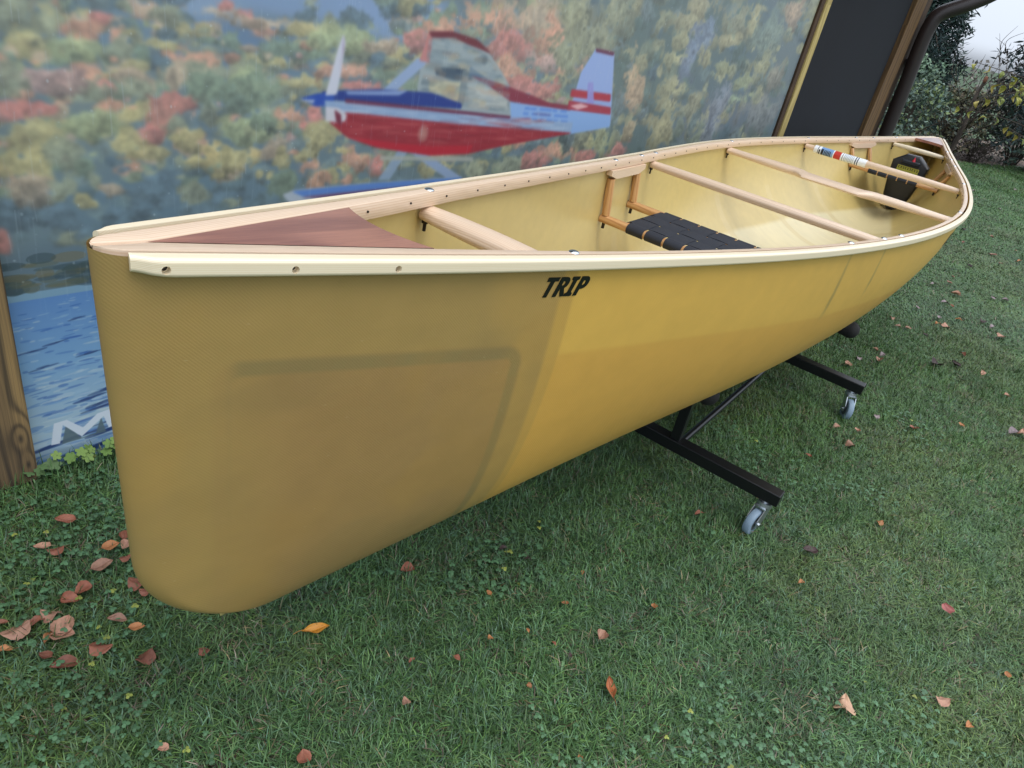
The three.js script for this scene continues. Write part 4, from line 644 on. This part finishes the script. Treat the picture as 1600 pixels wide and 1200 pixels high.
{ // low buttercup-like plants at the foot of the mural
  const lobed = (() => { const s = new THREE.Shape(); for (let k = 0; k <= 50; k++) { const a = k / 50 * 6.283, r = 0.6 + 0.4 * Math.abs(Math.sin(a * 2.5)) + 0.06 * Math.sin(a * 15); k ? s.lineTo(Math.cos(a) * r, Math.sin(a) * r) : s.moveTo(Math.cos(a) * r, Math.sin(a) * r); } const g = new THREE.ShapeGeometry(s, 2); g.rotateX(-Math.PI / 2); g.deleteAttribute('uv'); return g; })();
  const lm = [[0.13, 0.23, 0.05], [0.17, 0.27, 0.06], [0.08, 0.15, 0.05]].map((c) => std({ color: new THREE.Color().setRGB(...c), roughness: 0.6, side: THREE.DoubleSide }));
  [[100, 718, 'lobed bright green plant close beside the post foot', 6], [158, 708, 'lobed bright green plant at the mural foot behind the canoe bow', 6], [70, 752, 'dull green low plant under the timber post', 7]].forEach(([px, py, label, n], i) => {
    const p = onGround(px, py), t = grp('wild_plant'); t.position.set(p.x, 0, Math.max(p.z, wallZ(p.x) + 0.035)); tag(t, label, 'plant');
    for (let k = 0; k < n; k++) { const a = k / n * 6.28 + rr(-0.3, 0.3), r = rr(0.015, 0.045), h = rr(0.028, 0.06) + (i < 2 ? 0.015 : 0), tip = V(Math.cos(a) * r, h, Math.abs(Math.sin(a)) * r * 0.8 - 0.005); const st = part('stem', new THREE.TubeGeometry(new THREE.QuadraticBezierCurve3(V(0, -0.003, 0), V(tip.x * 0.3, h * 0.8, tip.z * 0.3), tip), 5, 0.0012, 5), lm[2], t); const lf = part('leaf', lobed, lm[i < 2 ? k % 2 : 2], st); const s = rr(0.010, 0.017); lf.scale.setScalar(s); lf.position.copy(tip); lf.rotation.set(rr(0.2, 0.9), a, rr(-0.4, 0.4)); }
  });
}

// ------------------------------------------------------------ garden beyond
{
  const pos = [], idx = []; const zs = []; for (let z = -6; z <= 6; z += 0.3) zs.push(z);
  for (const z of zs) for (const q of [0, 0.2, 1]) { const x = bedX(z) + q * 5 + (q ? 0 : 0.12 * Math.sin(z * 5)); pos.push(x, groundY(x, z) + (q ? 0.02 : 0.003), z); }
  for (let i = 0; i < zs.length - 1; i++) for (let k = 0; k < 2; k++) { const a = i * 3 + k; idx.push(a, a + 3, a + 1, a + 1, a + 3, a + 4); }
  const g = new THREE.BufferGeometry(); g.setAttribute('position', new THREE.Float32BufferAttribute(pos, 3)); const uv = []; for (let k = 0; k < pos.length; k += 3) uv.push(pos[k] / 1.5, pos[k + 2] / 1.5); g.setAttribute('uv', new THREE.Float32BufferAttribute(uv, 2)); g.setIndex(idx); g.computeVertexNormals();
  const map = tex(256, 256, (i, j) => { const f = fbm(i / 9, j / 9, 95, 4), l = hash(i >> 2, j >> 2, 3); const k = 62 + 60 * f; return l > 0.9 ? [150, 116, 96] : l > 0.82 ? [120, 112, 108] : [k, k * 0.88, k * 0.76]; });
  tag(part('planting_bed', g, std({ map, roughness: 1, side: THREE.DoubleSide })), 'leaf strewn soil bed under the shrubs', 'bed', null, 'structure');
}
const leafCard = (pos, nor, idx, col, p, s, c, el = 1.9) => { // one folded leaf: two triangles about a midrib
  const d = V(rr(-1, 1), rr(-0.9, 0.9), rr(-1, 1)).normalize(), u = V(rr(-1, 1), rr(-1, 1), rr(-1, 1)).cross(d).normalize(), n = d.clone().cross(u), b = pos.length / 3;
  for (const [a, e, f] of [[0, 0, 0], [0.5 * el, -0.5, 0.14], [0.5 * el, 0.5, 0.14], [el, 0, 0]]) { const q = p.clone().addScaledVector(d, a * s).addScaledVector(u, e * s).addScaledVector(n, f * s); pos.push(q.x, q.y, q.z); col.push(c[0], c[1], c[2]); }
  idx.push(b, b + 1, b + 3, b, b + 3, b + 2);
};
const foliMat = phy({ vertexColors: true, roughness: 0.7, side: THREE.DoubleSide });
const bark = std({ map: tex(64, 256, (i, j) => { const f = fbm(i / 5, j / 22, 3, 4); const k = 40 + 62 * f; return [k, k * 0.88, k * 0.78]; }), roughness: 0.95 });
function foliage(name, clumps, per, size, cols, parent, el, gain = 1) {
  const pos = [], idx = [], col = [];
  for (const [c, r, br] of clumps) for (let k = 0; k < per; k++) { const t = rr(0, 6.283), v = rr(-1, 1), q = Math.pow(rnd(), 0.45) * r, h = Math.sqrt(1 - v * v); const p = c.clone().add(V(Math.cos(t) * h * q, v * q * 0.8, Math.sin(t) * h * q)); const a = pick(cols), f = rr(0.65, 1.35) * (br || 1); leafCard(pos, null, idx, col, p, size * rr(0.6, 1.3), a.map((x) => x * f * gain), el); }
  const g = new THREE.BufferGeometry(); g.setAttribute('position', new THREE.Float32BufferAttribute(pos, 3)); g.setAttribute('color', new THREE.Float32BufferAttribute(col, 3)); g.setIndex(idx); g.computeVertexNormals(); return part(name, g, foliMat, parent);
}
function taper(pts, r0, r1, seg = 7) { const c = new THREE.CatmullRomCurve3(pts), n = pts.length * 5, g = new THREE.TubeGeometry(c, n, 1, seg, false), p = g.attributes.position; for (let i = 0; i <= n; i++) { const q = c.getPointAt(i / n), r = mix(r0, r1, i / n); for (let k = 0; k <= seg; k++) { const o = i * (seg + 1) + k, v = V(p.getX(o), p.getY(o), p.getZ(o)).sub(q).multiplyScalar(r).add(q); p.setXYZ(o, v.x, v.y, v.z); } } g.computeVertexNormals(); return g; }
function conifer(label, base, H, R, y0, cols, dens, droop) {
  const t = grp('conifer_tree'); t.position.copy(base); tag(t, label, 'tree');
  part('trunk', taper([V(0, -0.2, 0), V(0.03, H * 0.5, 0.02), V(0, H, 0)], 0.16, 0.02, 9), bark, t);
  const limbs = [], clumps = []; let a = 0;
  for (let y = y0; y < H - 0.1; y += 0.17) for (let k = 0; k < 4; k++) {
    a += 2.4 + rr(-0.3, 0.3); const f = 1 - (y - y0) / (H - y0), l = R * (0.25 + 0.75 * Math.pow(f, 0.8)) * rr(0.7, 1.12), dx = Math.cos(a), dz = Math.sin(a), tip = V(dx * l, y - droop * l + rr(-0.1, 0.1), dz * l), mid = V(dx * l * 0.55, y + 0.05, dz * l * 0.55);
    limbs.push(taper([V(0, y, 0), mid, tip], 0.026, 0.006, 5)); for (let q = 0.25; q <= 1.02; q += 0.15) { const p = q < 0.55 ? V(0, y, 0).lerp(mid, q / 0.55) : mid.clone().lerp(tip, (q - 0.55) / 0.45); p.y -= 0.05; clumps.push([p, 0.09 + 0.13 * (1 - Math.abs(q - 0.6)) * (0.6 + l * 0.35), rr(0.7, 1.25)]); }
  }
  part('limbs', mergeGeometries(limbs), bark, t); foliage('crown', clumps, dens, 0.026, cols, t, 4.6); return t;
}
conifer('tall dark spruce standing behind the downspout', V(15, 0, -2.35), 5.4, 1.3, 0.25, [[0.022, 0.05, 0.045], [0.03, 0.066, 0.05], [0.018, 0.04, 0.042]], 95, 0.3);
conifer('dark drooping conifer beyond the yellow leaved sapling', V(13.2, 0, 0.5), 4.2, 1.2, 0.85, [[0.02, 0.042, 0.046], [0.03, 0.058, 0.056], [0.05, 0.045, 0.04]], 48, 0.45);
function shrub(label, base, R, H, n, per, size, cols, twigs = 14) {
  const t = grp('garden_shrub'); t.position.copy(base); tag(t, label, 'shrub'); const st = [], cl = [];
  for (let k = 0; k < twigs; k++) { const a = rr(0, 6.283), r = R * rr(0.3, 1), tip = V(Math.cos(a) * r, H * rr(0.6, 1.08), Math.sin(a) * r); st.push(taper([V(rr(-0.06, 0.06), -0.08, rr(-0.06, 0.06)), V(tip.x * 0.4, tip.y * 0.55, tip.z * 0.4), tip], 0.014, 0.003, 5)); }
  part('stems', mergeGeometries(st), bark, t);
  for (let k = 0; k < n; k++) { const a = rr(0, 6.283), v = Math.pow(rnd(), 0.7), r = R * Math.sqrt(rnd()) * Math.sqrt(1 - Math.pow(v, 2.4) * 0.8); cl.push([V(Math.cos(a) * r, H * v, Math.sin(a) * r), rr(0.06, 0.17), rr(0.75, 1.25)]); }
  foliage('leaves', cl, per, size, cols, t, 1.8, 1.35); return t;
}
shrub('grey green leafy shrub beside the downspout', V(11.7, 0, -1.2), 0.66, 0.86, 110, 26, 0.034, [[0.07, 0.11, 0.085], [0.10, 0.14, 0.11], [0.05, 0.08, 0.06], [0.13, 0.17, 0.07]]);
shrub('small light green shrub in front of the spruce', V(12.8, 0, -1.45), 0.42, 1.12, 60, 24, 0.036, [[0.10, 0.16, 0.10], [0.13, 0.19, 0.12], [0.07, 0.11, 0.08]]);
shrub('brownish olive thinning shrub in the middle of the bed', V(12.7, 0, -0.72), 0.62, 0.86, 110, 22, 0.032, [[0.075, 0.075, 0.04], [0.10, 0.10, 0.05], [0.06, 0.07, 0.055], [0.11, 0.085, 0.05]], 34);
shrub('low dark green shrub under the drooping conifer', V(13.6, 0, 0.15), 0.75, 0.95, 110, 24, 0.034, [[0.03, 0.055, 0.045], [0.045, 0.075, 0.05], [0.06, 0.06, 0.045]], 20);
shrub('low heap of dry brown stems at the lawn edge', V(12.5, 0, -0.28), 0.34, 0.34, 34, 18, 0.022, [[0.09, 0.07, 0.065], [0.07, 0.055, 0.05], [0.12, 0.10, 0.09]], 50);
shrub('dark evergreen shrub far back behind the bed', V(16.3, -0.1, -1.55), 0.7, 0.8, 90, 20, 0.045, [[0.03, 0.05, 0.045], [0.04, 0.06, 0.05]], 10);
{ // bare little tree and a sapling that keeps its yellow leaves
  const t = grp('bare_tree'); t.position.set(12.2, 0, -0.58); tag(t, 'bare small tree with thin upright twigs among the shrubs', 'tree');
  part('trunk', taper([V(0, -0.1, 0), V(-0.02, 0.45, 0.03), V(0.02, 0.85, 0.0), V(0.02, 1.12, 0.03)], 0.036, 0.02, 8), bark, t);
  const kn = new THREE.SphereGeometry(0.042, 12, 9); kn.scale(0.62, 1.1, 0.62); kn.translate(0, 1.08, 0.02); part('knob', kn, std({ color: srgb(112, 74, 56), roughness: 0.9 }), t);
  const tw = []; for (let k = 0; k < 15; k++) { const a = rr(0, 6.283), y = rr(0.35, 1.1), l = rr(0.25, 0.7), up = rr(0.1, 0.85), m = V(Math.cos(a) * l * 0.5, y + up * 0.3, Math.sin(a) * l * 0.5), e = V(Math.cos(a) * l, y + up * 0.75, Math.sin(a) * l); tw.push(taper([V(0, y, 0), m, e], 0.006, 0.0015, 4)); for (let q = 0; q < 2; q++) { const b = m.clone().lerp(e, rr(0.1, 0.8)); tw.push(taper([b, b.clone().add(V(rr(-0.12, 0.12), rr(0.08, 0.22), rr(-0.12, 0.12))), b.clone().add(V(rr(-0.2, 0.2), rr(0.2, 0.4), rr(-0.2, 0.2)))], 0.005, 0.0015, 4)); } }
  part('twigs', mergeGeometries(tw), bark, t);
  const s = grp('sapling'); s.position.set(11.0, 0, 0.62); tag(s, 'sapling with large drooping yellow green leaves and thin branches', 'tree');
  part('trunk', taper([V(0, -0.1, 0), V(0.02, 0.6, -0.02), V(0, 1.3, 0.02), V(0, 1.8, 0)], 0.022, 0.008, 7), bark, s); const br = [], lf = []; const big = leafGeo(ov(0.8, 0.8, 0.3), -0.3, 0.2, 0.15, 0, 9);
  const lms = [[0.34, 0.33, 0.05], [0.26, 0.30, 0.07], [0.40, 0.32, 0.06]].map((c) => phy({ color: new THREE.Color().setRGB(...c), vertexColors: true, roughness: 0.6, side: THREE.DoubleSide, transmission: 0.25, thickness: 0 }));
  for (let k = 0; k < 15; k++) { const a = k % 3 ? rr(3.6, 5.8) : rr(0, 6.28), y = rr(0.45, 1.35), l = rr(0.6, 1.4), e = V(Math.cos(a) * l * 0.6, y + rr(-0.12, 0.2), Math.sin(a) * l), m = V(e.x * 0.5, y + 0.1, e.z * 0.5); br.push(taper([V(0, y, 0), m, e], 0.008, 0.003, 5)); for (let q = 0; q < 4; q++) { const b = m.clone().lerp(e, 0.25 + q * 0.25); lf.push(b); } }
  part('branches', mergeGeometries(br), bark, s); for (const b of lf) { const m = part('leaf', big, pick(lms), s), z = rr(0.075, 0.12); m.scale.setScalar(z); m.position.copy(b).add(V(rr(-0.03, 0.03), -z * 0.45, rr(-0.03, 0.03))); m.rotation.set(rr(-0.4, 0.4), rr(0, 6.28), -1.2 + rr(-0.4, 0.4)); }
}
{ // distant bare wood seen through the gap
  const cl = []; for (let k = 0; k < 420; k++) { const z = rr(-16, 8), x = rr(44, 54), top = -0.2 + 1.6 * fbm(z * 0.25 + 9, x * 0.2, 99, 2); cl.push([V(x, mix(-7.5, top, Math.pow(rnd(), 0.6)), z), rr(0.5, 1.2), rr(0.85, 1.2)]); }
  const w = foliage('distant_wood', cl, 26, 0.13, [[0.13, 0.115, 0.10], [0.16, 0.14, 0.12], [0.10, 0.10, 0.085]]); tag(w, 'distant bare wood seen through the gap between trees', 'wood', null, 'stuff');
}
scene.traverse((o) => { if (o.isMesh) { o.castShadow = true; o.receiveShadow = true; } });
renderer.render(scene, camera);
